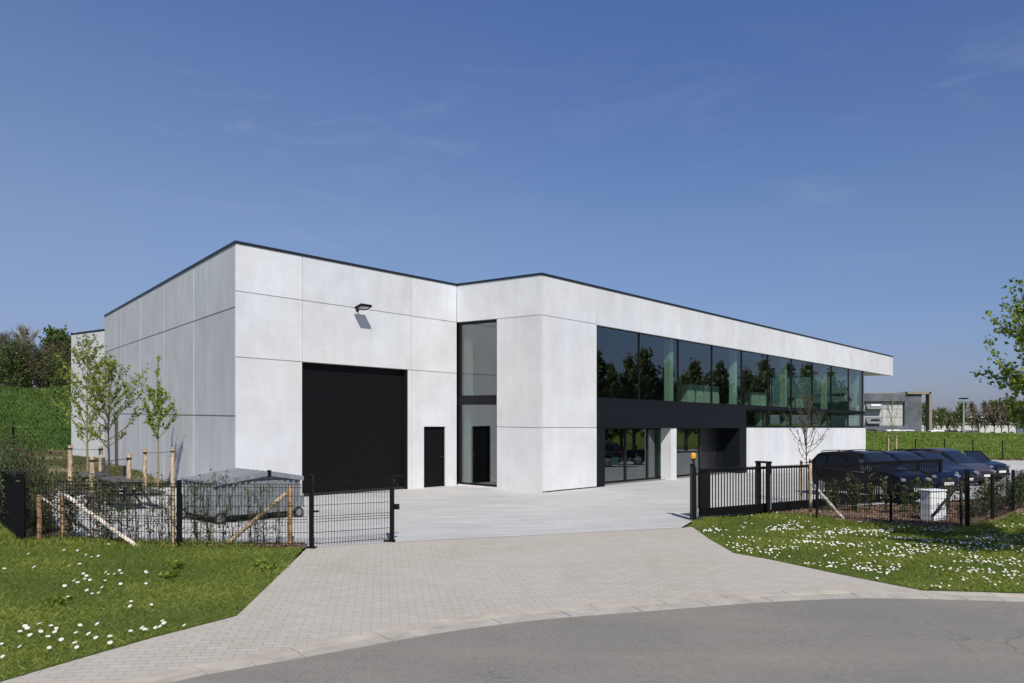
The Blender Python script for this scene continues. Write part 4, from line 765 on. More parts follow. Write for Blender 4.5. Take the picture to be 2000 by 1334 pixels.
# broad leaved weeds in the left lawn
for (u, v) in ((505, 1108), (520, 1116), (345, 1112), (110, 1185), (330, 1130)):
    p = gp(u, v); n = 34; a = NP.uniform(0, 6.28, n); rr = NP.uniform(.02, .16, n); pos = np.stack([np.cos(a) * rr, np.sin(a) * rr, .03 + NP.uniform(0, .09, n)], 1); v_, q_ = leaf_quads(pos, .085, .3, .5)
    o = np_mesh('broadleaf_weed', v_, q_, LEAF, None, np.repeat(NP.uniform(.1, .6, n), 4)); o.location = p; tag(o, 'low clump of broad leaves growing in the left lawn', 'weed', 'weeds in the left lawn')

# daisies
PETAL = mat_plain('daisy_petal', (.66, .66, .63), .7, 0, 0, .03); EYE_Y = mat_plain('daisy_centre', (.70, .42, .02), .7)
def daisy(seed, r):
    m = MB(); rr = random.Random(seed); n = 11; Mt = Matrix.Translation((0, 0, .055)) @ Matrix.Rotation(rr.uniform(.25, .6), 4, 'X')
    for k in range(n):
        a = 2 * math.pi * k / n + rr.uniform(-.1, .1); c, s = math.cos(a), math.sin(a); q = [(c * .25 * r - s * .10 * r, s * .25 * r + c * .10 * r, 0), (c * .25 * r + s * .10 * r, s * .25 * r - c * .10 * r, 0), (c * r + s * .2 * r, s * r - c * .2 * r, .18 * r), (c * r - s * .2 * r, s * r + c * .2 * r, .18 * r)]; m.add([Mt @ Vector(p) for p in q], [(0, 1, 2, 3)])
    m.lathe([(0, -.002), (.3 * r, 0), (.26 * r, .12 * r), (0, .16 * r)], 8, Mt, 1); m.tube([(0, 0, -.02), (0, .002, .03), (0, 0, .053)], .0022, 4, True, 2); return m
dz = [link('daisy', daisy(i, .021).mesh('daisy'), [PETAL, EYE_Y, GRASSB]) for i in range(3)]; dn = [0]
def put_daisy(x, y, sc, label, group, h=0.0):
    b = dz[dn[0] % 3]; o = b if dn[0] < 3 else b.copy(); dn[0] += 1
    if o is not b: COL.objects.link(o)
    o.location = (x, y, G(x) + h); o.rotation_euler = (0, 0, R.uniform(-.9, .9)); o.scale = (sc,) * 3; tag(o, label, 'flower', group)
LD = [(185, 298), (418, 272), (505, 275), (560, 300), (597, 315), (640, 313), (706, 232), (28, 398), (222, 388), (450, 376), (518, 366), (543, 428), (562, 445), (552, 462), (585, 470), (481, 473), (505, 492), (690, 422), (706, 428), (686, 472), (745, 430), (778, 406), (790, 424), (785, 498), (948, 412), (955, 425), (950, 490), (566, 543), (599, 558), (664, 522), (642, 554), (441, 587), (420, 515), (1152, 367), (853, 614), (847, 650), (985, 632), (130, 815), (163, 782), (178, 798), (256, 762), (195, 842), (265, 816), (332, 772), (366, 790), (358, 822), (312, 850), (399, 872), (129, 913), (8, 898), (18, 980), (320, 920), (487, 893), (500, 918), (520, 773), (494, 822), (577, 836), (625, 858), (716, 852), (633, 768), (717, 893), (850, 812), (925, 795), (940, 798), (955, 800), (1043, 778), (1067, 762), (1057, 740), (1013, 790), (1200, 770)]
for (a, b) in LD:
    p = gp(a / 3.3333, 1000 + b / 3.3333); put_daisy(p.x, p.y, R.uniform(.95, 1.3), 'white daisy in the left lawn beside the paved driveway', 'daisies in the left lawn')
x = NP.uniform(4, 20, 60000); y = NP.uniform(11, 27, 60000); k = inpoly(x, y, lawn_r) & (y < 24) & (x < .66 * y); x = x[k]; y = y[k]
d = np.sin(x * 1.9 + 1.2 * np.sin(y * 2.3)) * np.sin(y * 2.6 + 1.1 * np.sin(x * 1.4)) + .6 * np.sin(x * 4.3 + y * 1.3) * np.sin(y * 5.1 - x); k = NP.uniform(0, 1, len(x)) < np.clip(.02 + .26 * (d + .15), .008, .45) * np.clip((19.6 - y + .1 * (x - 4)) / 1.5, .05, 1); x = x[k][:3000]; y = y[k][:3000]
o_ = np.argsort(y); x = x[o_]; y = y[o_]
for i in range(min(225, len(x))): put_daisy(x[i], y[i], R.uniform(.7, 1.0), 'small white daisy in the right lawn beside the driveway', 'daisies in the right lawn')
m = MB(); base = [daisy(i + 20, .0165) for i in range(4)]
for i in range(225, len(x)):
    b = base[i % 4]; s_ = R.uniform(.85, 1.2); c = math.cos(R.uniform(-.9, .9)); o0 = (x[i], y[i], G(x[i])); n0 = len(m.v); m.v += [(o0[0] + p[0] * s_, o0[1] + p[1] * s_, o0[2] + p[2] * s_) for p in b.v]; m.f += [tuple(q + n0 for q in f) for f in b.f]; m.mi += b.mi; m.tint += b.tint
tag(m.build('daisies', [PETAL, EYE_Y, GRASSB]), kind='stuff')

# ------------------------------------------------------------------ parked cars
RUB = mat_plain('tyre_rubber', (.014, .014, .014), .75); HEADL = mat_plain('headlamp', (.22, .24, .26), .12, .3, .8, .2); DARKIN = mat_plain('car_inside', (.01, .01, .011), .8); TAIL = mat_plain('tail_lamp', (.3, .01, .01), .25, 0, .6); PLATE = mat_plain('number_plate', (.6, .6, .58), .5)
def mat_cglass():
    t = NT('car_glass'); p = t.prin((.010, .013, .016), .03, 0, None, .01, .5, .35, .6); return t.m
CGL = mat_cglass()
def paint(name, col):
    t = NT(name); fl_ = t.noise(400, 1); c = t.mix(t.rng(fl_, .4, .6), tuple(x * .8 for x in col), tuple(x * 1.25 for x in col)); t.prin(c, .28, 0, None, .01, .5, .05, .2); return t.m
def cat(P_, n):
    P_ = [Vector(p) for p in P_]; out = []
    for i in range(len(P_) - 1):
        a, b, c, d = P_[max(i - 1, 0)], P_[i], P_[i + 1], P_[min(i + 2, len(P_) - 1)]
        for k in range(n): t = k / n; out.append(.5 * ((2 * b) + (c - a) * t + (2 * a - 5 * b + 4 * c - d) * t * t + (3 * b - a - 3 * c + d) * t ** 3))
    return out + [P_[-1]]
def car(name, loc, head, label, pm, top, belt, ws, win, pillars, L_=4.6, W=.92, sc=.92, rail=False, open_=None, wr_=.64, axle=(1.36, -1.36), rw=.335, group='cars parked in the yard'):
    t = empty(name, loc, math.atan2(head[1], head[0]), label, 'car', group); t.scale = (sc * .955, sc * .90, sc * 1.01); h = L_ / 2
    X = np.linspace(-h, h, 78); f = lambda pts, x: float(np.interp(x, [p[0] for p in pts], [p[1] for p in pts]))
    bot = ((-h, .44), (-h + .2, .24), (h - .25, .21), (h, .34)); wm = ((-h, .70 * W), (-h + .12, .86 * W), (-h + .6, .97 * W), (-1, W), (1.0, W), (h - .5, .955 * W), (h - .18, .84 * W), (h, .58 * W))
    rows = []
    for x in X:
        zb, zt, zl, w = f(bot, x), f(top, x), f(belt, x), f(wm, x); zl = min(zl, zt - .02); cab = min(1, max(0, (zt - zl - .1) / .35)); wr = (.90 * w) * (1 - cab) + wr_ * cab
        zt6 = zt - .07 * cab - .012 * (1 - cab)
        rows.append(cat([(0, zb), (.80 * w, zb), (.97 * w, zb + .13), (w, zb + (zl - zb) * .55), (.985 * w, zl - .10), (.945 * w, zl), (wr, zt6), (wr * .8, zt - .008), (0, zt)], 4))
    nsec = len(rows[0]); mbs = {k: MB() for k in ['body', 'screen', 'rear'] + ['glass%d%d' % (a_, b_) for a_ in (0, 1) for b_ in range(4)]}; V = {}
    full = [[(x, s_ * p.x, p.y) for s_ in (1,) for p in r] for x, r in zip(X, rows)]
    for sd in (1, -1):
        for i in range(len(X) - 1):
            xm = (X[i] + X[i + 1]) / 2; zt, zl = f(top, xm), f(belt, xm)
            for j in range(nsec - 1):
                q = [(X[i], sd * rows[i][j].x, rows[i][j].y), (X[i + 1], sd * rows[i + 1][j].x, rows[i + 1][j].y), (X[i + 1], sd * rows[i + 1][j + 1].x, rows[i + 1][j + 1].y), (X[i], sd * rows[i][j + 1].x, rows[i][j + 1].y)]
                zc = sum(p[2] for p in q) / 4; kind = 'body'
                if j >= 4 and j < 20 and any((xm - ax) ** 2 + (zc - rw) ** 2 < (rw + .055) ** 2 for ax in axle) and abs(q[0][1]) > .5 * W: continue
                if 20 <= j < 23 and win[0] < xm < win[1] and zt - zl > .2 and not any(abs(xm - p_) < .045 for p_ in pillars): kind = 'glass%d%d' % (sd > 0, sum(xm > p_ for p_ in pillars))
                if j >= 23 and ws[0] < xm < ws[1]: kind = 'screen'
                if j >= 23 and ws[2] < xm < ws[3]: kind = 'rear'
                if open_ and j >= 21 and open_[0] < xm < open_[1]: continue
                mbs[kind].add(q if sd > 0 else q[::-1], [(0, 1, 2, 3)])
    for e, xe in ((0, -h), (-1, h)):
        vs = [(xe, p.x, p.y) for p in rows[e]] + [(xe, -p.x, p.y) for p in rows[e][::-1]]; mbs['body'].add(vs, [tuple(range(len(vs)))])
    for k, nm, mt in [('body', 'body', pm), ('screen', 'windscreen', CGL), ('rear', 'rear_window', CGL)] + [(k_, 'side_window', CGL) for k_ in mbs if k_.startswith('glass')]:
        if not mbs[k].f: continue
        me = mbs[k].mesh(nm); bm = bmesh.new(); bm.from_mesh(me); bmesh.ops.remove_doubles(bm, verts=bm.verts, dist=1e-4); bmesh.ops.recalc_face_normals(bm, faces=bm.faces); bm.to_mesh(me); bm.free(); o = link(nm, me, mt, t); me.polygons.foreach_set('use_smooth', [True] * len(me.polygons)); me.set_sharp_from_angle(angle=math.radians(40))
    m = MB(); m.box(-h + .25, h - .25, -.60 * W, .60 * W, .26, .6); o = m.build('underbody', DARKIN, t)
    for ax in axle:
        for sd in (-1, 1):
            Mw = Matrix.Translation((ax, sd * (W - .115), rw)) @ Matrix.Rotation(-sd * math.pi / 2, 4, 'X'); m = MB(); r = rw
            m.lathe([(.62 * r, -.10), (.93 * r, -.11), (r, -.08), (r, .08), (.93 * r, .11), (.68 * r, .10), (.66 * r, .05)], 26, Mw); w_ = m.build('wheel', RUB, t, smooth=True)
            m = MB(); m.lathe([(.60 * r, .085), (.67 * r, .10), (.67 * r, .055), (.60 * r, .05)], 26, Mw); m.lathe([(0, .075), (.13 * r, .075), (.13 * r, .09), (0, .095)], 12, Mw)
            for k in range(5):
                for dk in (-.12, .12): a = 2 * math.pi * k / 5; m.bar(Mw @ Vector((.1 * r * math.cos(a), .1 * r * math.sin(a), .08)), Mw @ Vector((.64 * r * math.cos(a + dk), .64 * r * math.sin(a + dk), .082)), .035, .02)
            m.build('rim', ALLOY, w_, smooth=True)
    zb_ = f(belt, h - .3)
    for sd in (-1, 1):
        m = MB(); c = Vector((h - .17, sd * .62 * W, zb_ - .03)); Ml = Matrix.Translation(c) @ Matrix.Rotation(-sd * .55, 4, 'Z') @ Matrix.Diagonal((.10, .20, .075, 1)); m.lathe([(0, -1), (.6, -.8), (.95, -.3), (.95, .3), (.6, .8), (0, 1)], 12, Ml); m.build('headlight', HEADL, t, smooth=True)
        m = MB(); c = Vector((-h + .10, sd * .70 * W, f(belt, -h + .3) - .07)); m.lathe([(0, -1), (.6, -.8), (.95, -.3), (.95, .3), (.6, .8), (0, 1)], 10, Matrix.Translation(c) @ Matrix.Diagonal((.09, .13, .10, 1))); m.build('tail_light', TAIL, t, smooth=True)
        m = MB(); c = Vector((ws[1] - .30, sd * (W + .07), f(belt, ws[1]) + .07)); m.lathe([(0, -1), (.6, -.8), (1, -.2), (1, .3), (.6, .8), (0, 1)], 10, Matrix.Translation(c) @ Matrix.Diagonal((.06, .10, .07, 1))); m.build('mirror', pm, t, smooth=True)
        for dx in ((.02, -1.0) if not open_ else (.05,)): m = MB(); m.box(dx - .09, dx + .09, sd * (W - .005) - .012, sd * (W - .005) + .012, f(belt, dx) - .13, f(belt, dx) - .105); m.build('door_handle', CHROME if pm.name == 'violet_grey_paint' else pm, t)
        if rail: m = MB(); pts = [(x_, sd * (wr_ - .04), f(top, x_) + .035) for x_ in np.linspace(win[0] + .3, ws[0] - .1, 6)]; pts = [(pts[0][0] - .1, pts[0][1], pts[0][2] - .04)] + pts + [(pts[-1][0] + .1, pts[-1][1], pts[-1][2] - .04)]; m.tube(pts, .016, 6); m.build('roof_rail', STEEL, t)
    for sd in (-1, 1):
        if not open_:
            pts = [(x_, sd * (f(wm, x_) * .952 + .004), f(belt, x_) - .004) for x_ in np.linspace(win[0] + .1, win[1] - .05, 12)]; m = MB(); m.tube(pts, .009, 5); m.build('window_trim', CHROME, t)
            x_ = win[1] - .62; m = MB(); m.tube([(x_, sd * (f(wm, x_) * .95 + .006), f(belt, x_) + .02), (x_ - .03, sd * (wr_ + .08), f(top, x_) - .12)], .012, 5); m.build('pillar_trim', STEEL, t)
    if rail == 2:
        for x_ in (-.9, -.1): m = MB(); m.box(x_ - .05, x_ + .05, -.72, .72, f(top, x_) + .06, f(top, x_) + .10); m.build('roof_bar', STEEL, t)
    m = MB(); m.box(h - .055, h + .012, -.38, .38, .50, .66); m.box(h - .08, h + .012, -.55, .55, .30, .40); m.build('grille', DARKIN, t); m = MB(); m.box(h + .014, h + .024, -.26, .26, .42, .52); m.build('number_plate', PLATE, t)
    if not open_: m = MB(); m.lathe([(0, 0), (.02, 0), (.012, .05), (0, .06)], 6, Matrix.Translation((win[0] + .5, 0, f(top, win[0] + .5) - .01)) @ Matrix.Diagonal((2.5, .8, 1.2, 1))); m.build('antenna', STEEL, t)
    return t
SUV = dict(top=((-2.3, .80), (-2.24, 1.02), (-2.12, 1.22), (-1.86, 1.50), (-1.6, 1.565), (-.9, 1.615), (-.2, 1.625), (.3, 1.585), (.5, 1.52), (1.18, 1.07), (1.3, 1.03), (1.9, .96), (2.12, .87), (2.24, .74), (2.3, .60)), belt=((-2.3, .78), (-2.1, 1.02), (1.15, .95), (2.0, .80), (2.3, .58)), ws=(.42, 1.22, -2.2, -1.84), win=(-1.85, .98), pillars=(-.28, -1.22))
WAG = dict(top=((-2.35, .74), (-2.28, .96), (-2.1, 1.14), (-1.8, 1.38), (-1.5, 1.45), (-.6, 1.49), (.1, 1.47), (.4, 1.40), (1.2, .97), (1.35, .94), (1.95, .86), (2.15, .78), (2.28, .66), (2.35, .55)), belt=((-2.35, .72), (-2.1, .95), (1.2, .88), (2.0, .74), (2.35, .53)), ws=(.36, 1.24, -2.24, -1.8), win=(-1.85, .98), pillars=(-.3, -1.2))
MPV = dict(top=((-2.15, .85), (-2.1, 1.1), (-1.95, 1.42), (-1.6, 1.55), (-.6, 1.60), (.0, 1.58), (.35, 1.50), (1.4, .98), (1.5, .95), (1.85, .88), (2.05, .76), (2.15, .58)), belt=((-2.15, .83), (-2.0, .98), (1.3, .90), (1.8, .78), (2.15, .56)), ws=(.28, 1.42, -2.12, -1.85), win=(-1.85, 1.12), pillars=(-.25, -1.2, .78))
CAB = dict(top=((-2.1, .70), (-2.0, .90), (-1.6, .97), (.5, .90), (.62, .92), (1.2, .90), (1.8, .80), (2.0, .72), (2.1, .55)), belt=((-2.1, .66), (-1.9, .88), (.5, .86), (1.2, .84), (1.9, .70), (2.1, .53)), ws=(.9, .9, 9, 9), win=(9, 9), pillars=())
HD = Vector((.38, -.925)).normalized(); NAVY = paint('navy_paint', (.006, .009, .024)); BLK = paint('black_paint', (.004, .004, .006)); VIO = paint('violet_grey_paint', (.05, .045, .06)); DBL = paint('dark_blue_paint', (.007, .010, .022))
def cp(k): x_, y_ = 11.42 + 2.19 * k, 26.4 + 2.55 * k; return (x_, y_, G(x_) + .004)
car('parked_car', cp(0), HD, 'nearest dark suv parked beside the bare tree', BLK, rail=True, sc=.92, **SUV)
car('parked_car', cp(1), HD, 'second dark car from the bare tree, low navy estate', NAVY, sc=.95, **WAG)
car('parked_car', cp(2), HD, 'third dark car from the bare tree, carrying black roof bars', DBL, rail=2, sc=.90, **WAG)
car('parked_car', cp(3), HD, 'violet grey people carrier parked next to the open topped car', VIO, sc=.88, **MPV)
t = car('parked_car', cp(4), HD, 'dark open topped convertible, last car of the row', NAVY, sc=.92, L_=4.2, open_=(-1.25, .55), axle=(1.28, -1.25), **CAB)
m = MB(); m.add([(.98, -.66, .90), (.98, .66, .90), (.50, .56, 1.34), (.50, -.56, 1.34), (.96, -.66, .89), (.96, .66, .89), (.48, .56, 1.33), (.48, -.56, 1.33)], [(0, 1, 2, 3), (7, 6, 5, 4), (0, 4, 5, 1), (1, 5, 6, 2), (2, 6, 7, 3), (3, 7, 4, 0)]); m.build('windscreen', CGL, t)
m = MB(); m.tube([(1.0, -.70, .90), (.49, -.58, 1.35), (.49, .58, 1.35), (1.0, .70, .90)], .028, 6); m.build('windscreen_frame', STEEL, t)
m = MB(); m.box(-1.25, .5, -.66, .66, .5, .56); m.build('cabin_floor', DARKIN, t)
for y_ in (-.36, .36):
    for x_ in (-.15, -.95): m = MB(); m.bar((x_ + .1, y_, .55), (x_ - .12, y_, 1.02), .48, .12); m.bar((x_ - .13, y_, 1.03), (x_ - .16, y_, 1.16), .24, .08); m.build('seat', mat_plain('seat_leather_%d' % (x_ < -.5), (.02, .02, .022), .5), t, bevel=.02)
# ------------------------------------------------------------------ banks, far trees and far buildings
def sstep(a, b, v): t = np.clip((v - a) / (b - a), 0, 1); return t * t * (3 - 2 * t)
def terrain(name, x0, x1, y0, y1, zf, mat, nx=70, ny=50):
    xs, ys = np.meshgrid(np.linspace(x0, x1, nx), np.linspace(y0, y1, ny)); v = np.stack([xs, ys, zf(xs, ys)], -1).reshape(-1, 3); i = np.arange(nx * ny).reshape(ny, nx)
    q = np.stack([i[:-1, :-1], i[:-1, 1:], i[1:, 1:], i[1:, :-1]], -1).reshape(-1, 4); o = np_mesh(name, v, q, mat); o.data.polygons.foreach_set('use_smooth', [True] * len(o.data.polygons)); return tag(o, kind='structure')
zl = lambda x, y: SKEW * x - .08 + 4.35 * sstep(50.5, 66, y + .6 * np.sin(x * .35)) + .15 * np.sin(x * .9 + y * .6)
zr = lambda x, y: SKEW * x - .08 + 1.62 * sstep(60.5, 73, y + (x - 40) * .05) + .05 * np.sin(x * .7 + y) + .05 * np.sin(x * 1.9 - y * .4)
terrain('bank', -95, -17, 50, 120, zl, BANK); terrain('bank', 14, 110, 59.5, 95, zr, FIELD, 110, 40)
n = 9000; x = NP.uniform(-48, -20, n); y = NP.uniform(50.6, 67.5, n); v_, q_ = leaf_quads(np.stack([x, y, zl(x, y) + NP.uniform(.0, .16, n)], 1), .11, .5)
tag(np_mesh('ivy', v_, q_, IVY, None, np.repeat(np.clip(NP.normal(.4, .25, n) + .25 * np.sin(x * 1.1 + y) * np.sin(y * .8 - x * .5), 0, 1), 4)), kind='stuff')
BANKG = mat_leaf('bank_grass', (.05, .10, .018), (.14, .20, .04), .3); blades('grass', [[(-48, 50.5), (-20, 50.5), (-22, 68), (-52, 68)]], 60000, .10, .28, .06, BANKG, .9, None, 0, 1, -.02, zl)
blades('grass', [[(20, 60.5), (50, 58.5), (66, 58), (75, 74), (24, 76)]], 52000, .07, .22, .05, BERMG, .9, None, 0, 1, -.02, zr)
STONE = mat_plain('rubble', (.26, .24, .22), .9, 0, 0, .4, 3)
chips('gravel', [(22, 57.4), (48, 55.6), (66, 54.5), (66, 57.5), (48, 58.8), (24, 60.6)], 3000, .14, CHIP, .01); chips('gravel', [(-46, 47.5), (-26, 46.6), (-25, 49.6), (-46, 50.6)], 1600, .10, CHIP, .01)
# thicket on the left bank
def far_tree(name, u, y, vtop, zbase, label, sk, nl, ls, lsp, lm, bm_, group=None, tb=.5):
    x = (u - 1000) / 1600 * y; zt = zat(vtop, y); H0 = 6.0; t = tree(name, (x, y, zbase), label, 'tree' if 'shrub' not in name else 'shrub', sk, nl, ls, lsp, lm, bm_, group, tb, R.uniform(0, 6)); k = (zt - zbase) / H0; t.scale = (k, k, k); return t
SK = lambda seed, sp=1.9, np_=30, nt=6, tw=.018, zb=1.5, el=(30, 65): skeleton(seed, 6, .11, zb, sp, np_, nt, el, twig_r=tw, sides=6, wob=.05)
far_tree('bare_tree', 8, 74, 655, zl(-46, 74), 'bare tree on the ivy bank at the left edge', SK(101, 2.2, 40, 12, .022), 0, 0, 0, None, BARKD); far_tree('bare_tree', 45, 71, 646, zl(-42, 71), 'taller bare grey tree on the ivy bank, mid way to the building', SK(103, 2.1, 44, 12, .022), 0, 0, 0, None, BARK)
far_tree('leafy_tree', 108, 73, 650, zl(-40, 73), 'green leafy tree on the ivy bank next to the rear block', SK(105, 2.0, 34, 6, .016, 2.4), 2600, .24, .12, LEAFG, BARKD)
far_tree('leafy_tree', 134, 76, 662, zl(-41, 76), 'darker leafy tree half hidden by the rear block', SK(107, 1.9, 30, 6, .016, 2.0), 2200, .24, .12, LEAFG, BARKD, None, .35)
LEAFBR = mat_leaf('brown_bud_leaf', (.10, .078, .048), (.19, .155, .085), .3)
for i, (u, y, v, lm, lab) in enumerate(((-12, 69, 692, LEAFBR, 'olive shrub on the bank crest at the left edge'), (22, 68, 700, LEAFG, 'green shrub on the bank crest under the bare tree'), (52, 70, 704, LEAFBR, 'brownish shrub on the bank crest below the taller bare tree'), (78, 69, 708, LEAFO, 'olive shrub on the bank crest below the green tree'), (100, 68.5, 712, LEAFBR, 'loose brown shrub on the bank crest near the rear block'), (122, 68, 716, LEAFG, 'light green shrub on the bank crest beside the rear block'), (140, 70, 700, LEAFO, 'dark shrub on the bank crest partly behind the rear block'))):
    far_tree('thicket_shrub', u, y, v, zl((u - 1000) / 1600 * y, y) - .9, lab, skeleton(110 + i, 6, .09, .3, 4.2, 40, 8, (20, 80), lambda t: .7 + .3 * (1 - t), twig_r=.03, sides=5), 3400, .24, .32, lm, BARKD, 'shrubs on the left bank', .35 + .1 * (i % 3))
for (u, y, w, lab) in ((-8, 108, 4.6, 'house with a red tiled roof behind the thicket at the left edge'), (110, 120, 3.2, 'small house with a dull red roof behind the leafy tree')):
    x = (u - 1000) / 1600 * y; t = empty('house', (x, y, 4.5), .25, lab, 'house'); zr_ = zat(671, y) - 4.5; ze = zr_ - 2.3; m = MB(); m.box(-w / 2, w / 2, 0, 7, -1, ze); m.add([(-w / 2, 0, ze), (-w / 2, 7, ze), (-w / 2, 3.5, zr_ - .1), (w / 2, 0, ze), (w / 2, 7, ze), (w / 2, 3.5, zr_ - .1)], [(0, 2, 1), (3, 4, 5)]); m.build('wall', mat_plain('house_render_%d' % u, (.16, .12, .09), .9), t)
    m = MB(); m.add([(-w / 2 - .3, -.4, ze - .25), (w / 2 + .3, -.4, ze - .25), (w / 2 + .3, 3.5, zr_), (-w / 2 - .3, 3.5, zr_), (-w / 2 - .3, 7.4, ze - .25), (w / 2 + .3, 7.4, ze - .25)], [(0, 1, 2, 3), (3, 2, 5, 4)]); m.build('roof', mat_plain('roof_tile_%d' % u, (.19, .075, .045), .85, 0, 0, .25, 8), t)
    for xx in (-w * .3, 0, w * .3): m = MB(); m.box(xx - .5, xx + .5, -.03, -.002, ze - 2.0, ze - .8); m.build('window', FRAME, t)

# grey office block far right, screened in mesh, with a timber portal
YB = 122.0; ux = lambda u: (u - 1000) / 1600 * YB; zv = lambda v: zat(v, YB)
t = empty('office_block', (0, YB, 0), 0, 'grey mesh clad office block with pale panels and a timber portal far right', 'building')
PALE = mat_plain('pale_panel', (.42, .42, .40), .85, 0, 0, .12, .4); MESHG = mat_plain('grey_mesh_screen', (.15, .165, .18), .7, 0, 0, .3, .6); TIMB = mat_plain('timber_portal', (.24, .20, .145), .8); GLF = mat_plain('far_window', (.03, .035, .04), .2)
m = MB(); xa, xb, xc = ux(1655), ux(1764), ux(1797)
for r0, r1 in ((zv(848), zv(831.5)), (zv(830.9), zv(815.3)), (zv(814.7), zv(799.3)), (zv(798.7), zv(784))):
    for c0, c1 in ((xa, ux(1722.5)), (ux(1723), xb)): m.box(c0 + .02, c1 - .02, 0, 14, r0, r1)
m.build('wall', PALE, t)
m = MB(); m.box(xa, xc, -.5, -.3, zv(783.8), zv(769)); m.box(xb + .02, xc, -.5, -.3, zv(853), zv(784)); m.box(xa, xb, -.5, -.3, zv(850), zv(832))
for k in range(26): q = xb + .1 + (xc - xb - .2) * k / 25; m.box(q - .03, q + .03, -.56, -.505, zv(853), zv(770))
for k in range(60): q = xa + (xb - xa) * k / 59; m.box(q - .03, q + .03, -.56, -.505, zv(849), zv(832.5)); m.box(q - .03, q + .03, -.56, -.505, zv(783.5), zv(769.5))
m.build('mesh_screen', MESHG, t); m = MB(); m.box(xb + .05, xc - .02, -.29, 14, -2, zv(770)); m.build('stair_core', mat_plain('core_grey', (.2, .215, .23), .8), t)
m = MB(); m.box(xa, xc, -.25, 14, zv(768.5), zv(766.8)); m.build('roof', mat_plain('far_roof', (.26, .25, .24), .8), t)
m = MB(); m.box(ux(1767), ux(1812.6), -.9, 6, zv(769.8), zv(765.4)); m.box(ux(1809), ux(1814.5), -.9, .2, -2.2, zv(766.4)); m.box(ux(1809), ux(1814.5), 5, 6, -2.2, zv(770)); m.build('portal', TIMB, t)
for (u0_, u1_, v0_, v1_) in ((1694, 1721, 787, 799), (1694, 1719, 815.5, 827)):
    m = MB(); m.add([(ux(u0_ - 4), -.95, zv(v1_)), (ux(u1_ - 1), -.95, zv(v1_)), (ux(u1_ + 3), -.05, zv(v0_)), (ux(u0_ - 4), -.05, zv(v0_)), (ux(u0_ - 4), -.05, zv(v1_)), (ux(u1_ - 1), -.05, zv(v1_))], [(0, 1, 2, 3), (0, 4, 5, 1), (1, 5, 2), (0, 3, 4)]); w_ = m.build('window', MESHG, t)
    m = MB(); m.box(ux(u0_ + 3), ux(u1_ - 5), -.75, -.70, zv(v0_ + 6.5), zv(v0_ + 2.5)); m.build('pane', GLF if v0_ > 800 else INTW, w_)
# sheds behind the row of trees
t = empty('warehouse', (0, 205, 0), 0, 'long low blue grey shed with a pale roof edge behind the row of trees', 'building'); wx = lambda u: (u - 1000) / 1600 * 205; wz = lambda v: zat(v, 205)
m = MB(); m.box(wx(1780), wx(2120), 0, 40, -4, wz(816.2)); m.build('wall', mat_plain('shed_cladding', (.10, .12, .16), .6, 0, 0, .1, .2), t); m = MB(); m.box(wx(1778), wx(2122), -1, 41, wz(816), wz(812.5)); m.build('roof', INTW, t)
t = empty('low_building', (0, 178, 0), 0, 'pale low building with small dark windows under the far trees', 'building'); wx = lambda u: (u - 1000) / 1600 * 178; wz = lambda v: zat(v, 178)
m = MB(); m.box(wx(1790), wx(1986), 0, 12, -5, wz(828)); m.build('wall', mat_plain('pale_render', (.50, .48, .45), .85, 0, 0, .08, .3), t); m = MB(); m.box(wx(1789), wx(1987), -.3, 12.3, wz(827.9), wz(826)); m.build('roof', mat_plain('grey_roof_edge', (.25, .25, .25), .7), t)
for u in (1812, 1828, 1858, 1893, 1912, 1938, 1962, 1976): m = MB(); m.box(wx(u - 3.5), wx(u + 3.5), -.06, -.01, wz(852), wz(843)); m.build('window', GLF, t)
# row of trees before them
ROWG = mat_leaf('row_leaf_green', (.13, .18, .06), (.25, .30, .11), .45); ROWO = mat_leaf('row_leaf_olive', (.15, .17, .08), (.26, .27, .14), .45); ROWR = mat_leaf('row_leaf_red', (.20, .15, .13), (.31, .24, .20), .45)  # leaf colours paled to stand in for distance haze
rows_ = ((1806, 790, 'g'), (1822, 803, 'g'), (1838, 799, 'g'), (1851, 806, 'o'), (1864, 806, 'o'), (1878, 789, 'g'), (1899, 786, 'r'), (1911, 812, 'o'), (1924, 784, 'r'), (1942, 785, 'g'), (1956, 783, 'r'), (1970, 780, 'g'), (1985, 790, 'o'), (2000, 785, 'g'), (2016, 784, 'o'))
proto = {}
names = {'g': 'green conical tree in the far row in front of the low sheds', 'o': 'olive tree in the far row in front of the low sheds', 'r': 'reddish budding tree in the far row in front of the low sheds'}
for i, (u, v, k) in enumerate(rows_):
    y = 150 + 5 * math.sin(i * 2.3); x = (u - 1000) / 1600 * y; z = G(x); hh = zat(v, y) - z
    if k not in proto:
        sk = skeleton(200 + i, 6, .10, 1.4, 2.5 if k != 'r' else 1.9, 40, 6, (30, 65), lambda t: (1 - t) ** .6 * (.75 + .5 * min(3 * t, 1)), twig_r=.03, sides=5); o = tree('row_tree', (x, y, z), names[k], 'tree', sk, {'g': 1500, 'o': 1100, 'r': 800}[k], .24, .12, {'g': ROWG, 'o': ROWO, 'r': ROWR}[k], BARKD, 'far row of trees on the right'); proto[k] = o
    else: o = copy_tree(proto[k])
    o.location = (x, y, z); o.scale = (hh / 6 * R.uniform(.85, 1.0), hh / 6 * R.uniform(.85, 1.0), hh / 6); o.rotation_euler.z = R.uniform(0, 6)
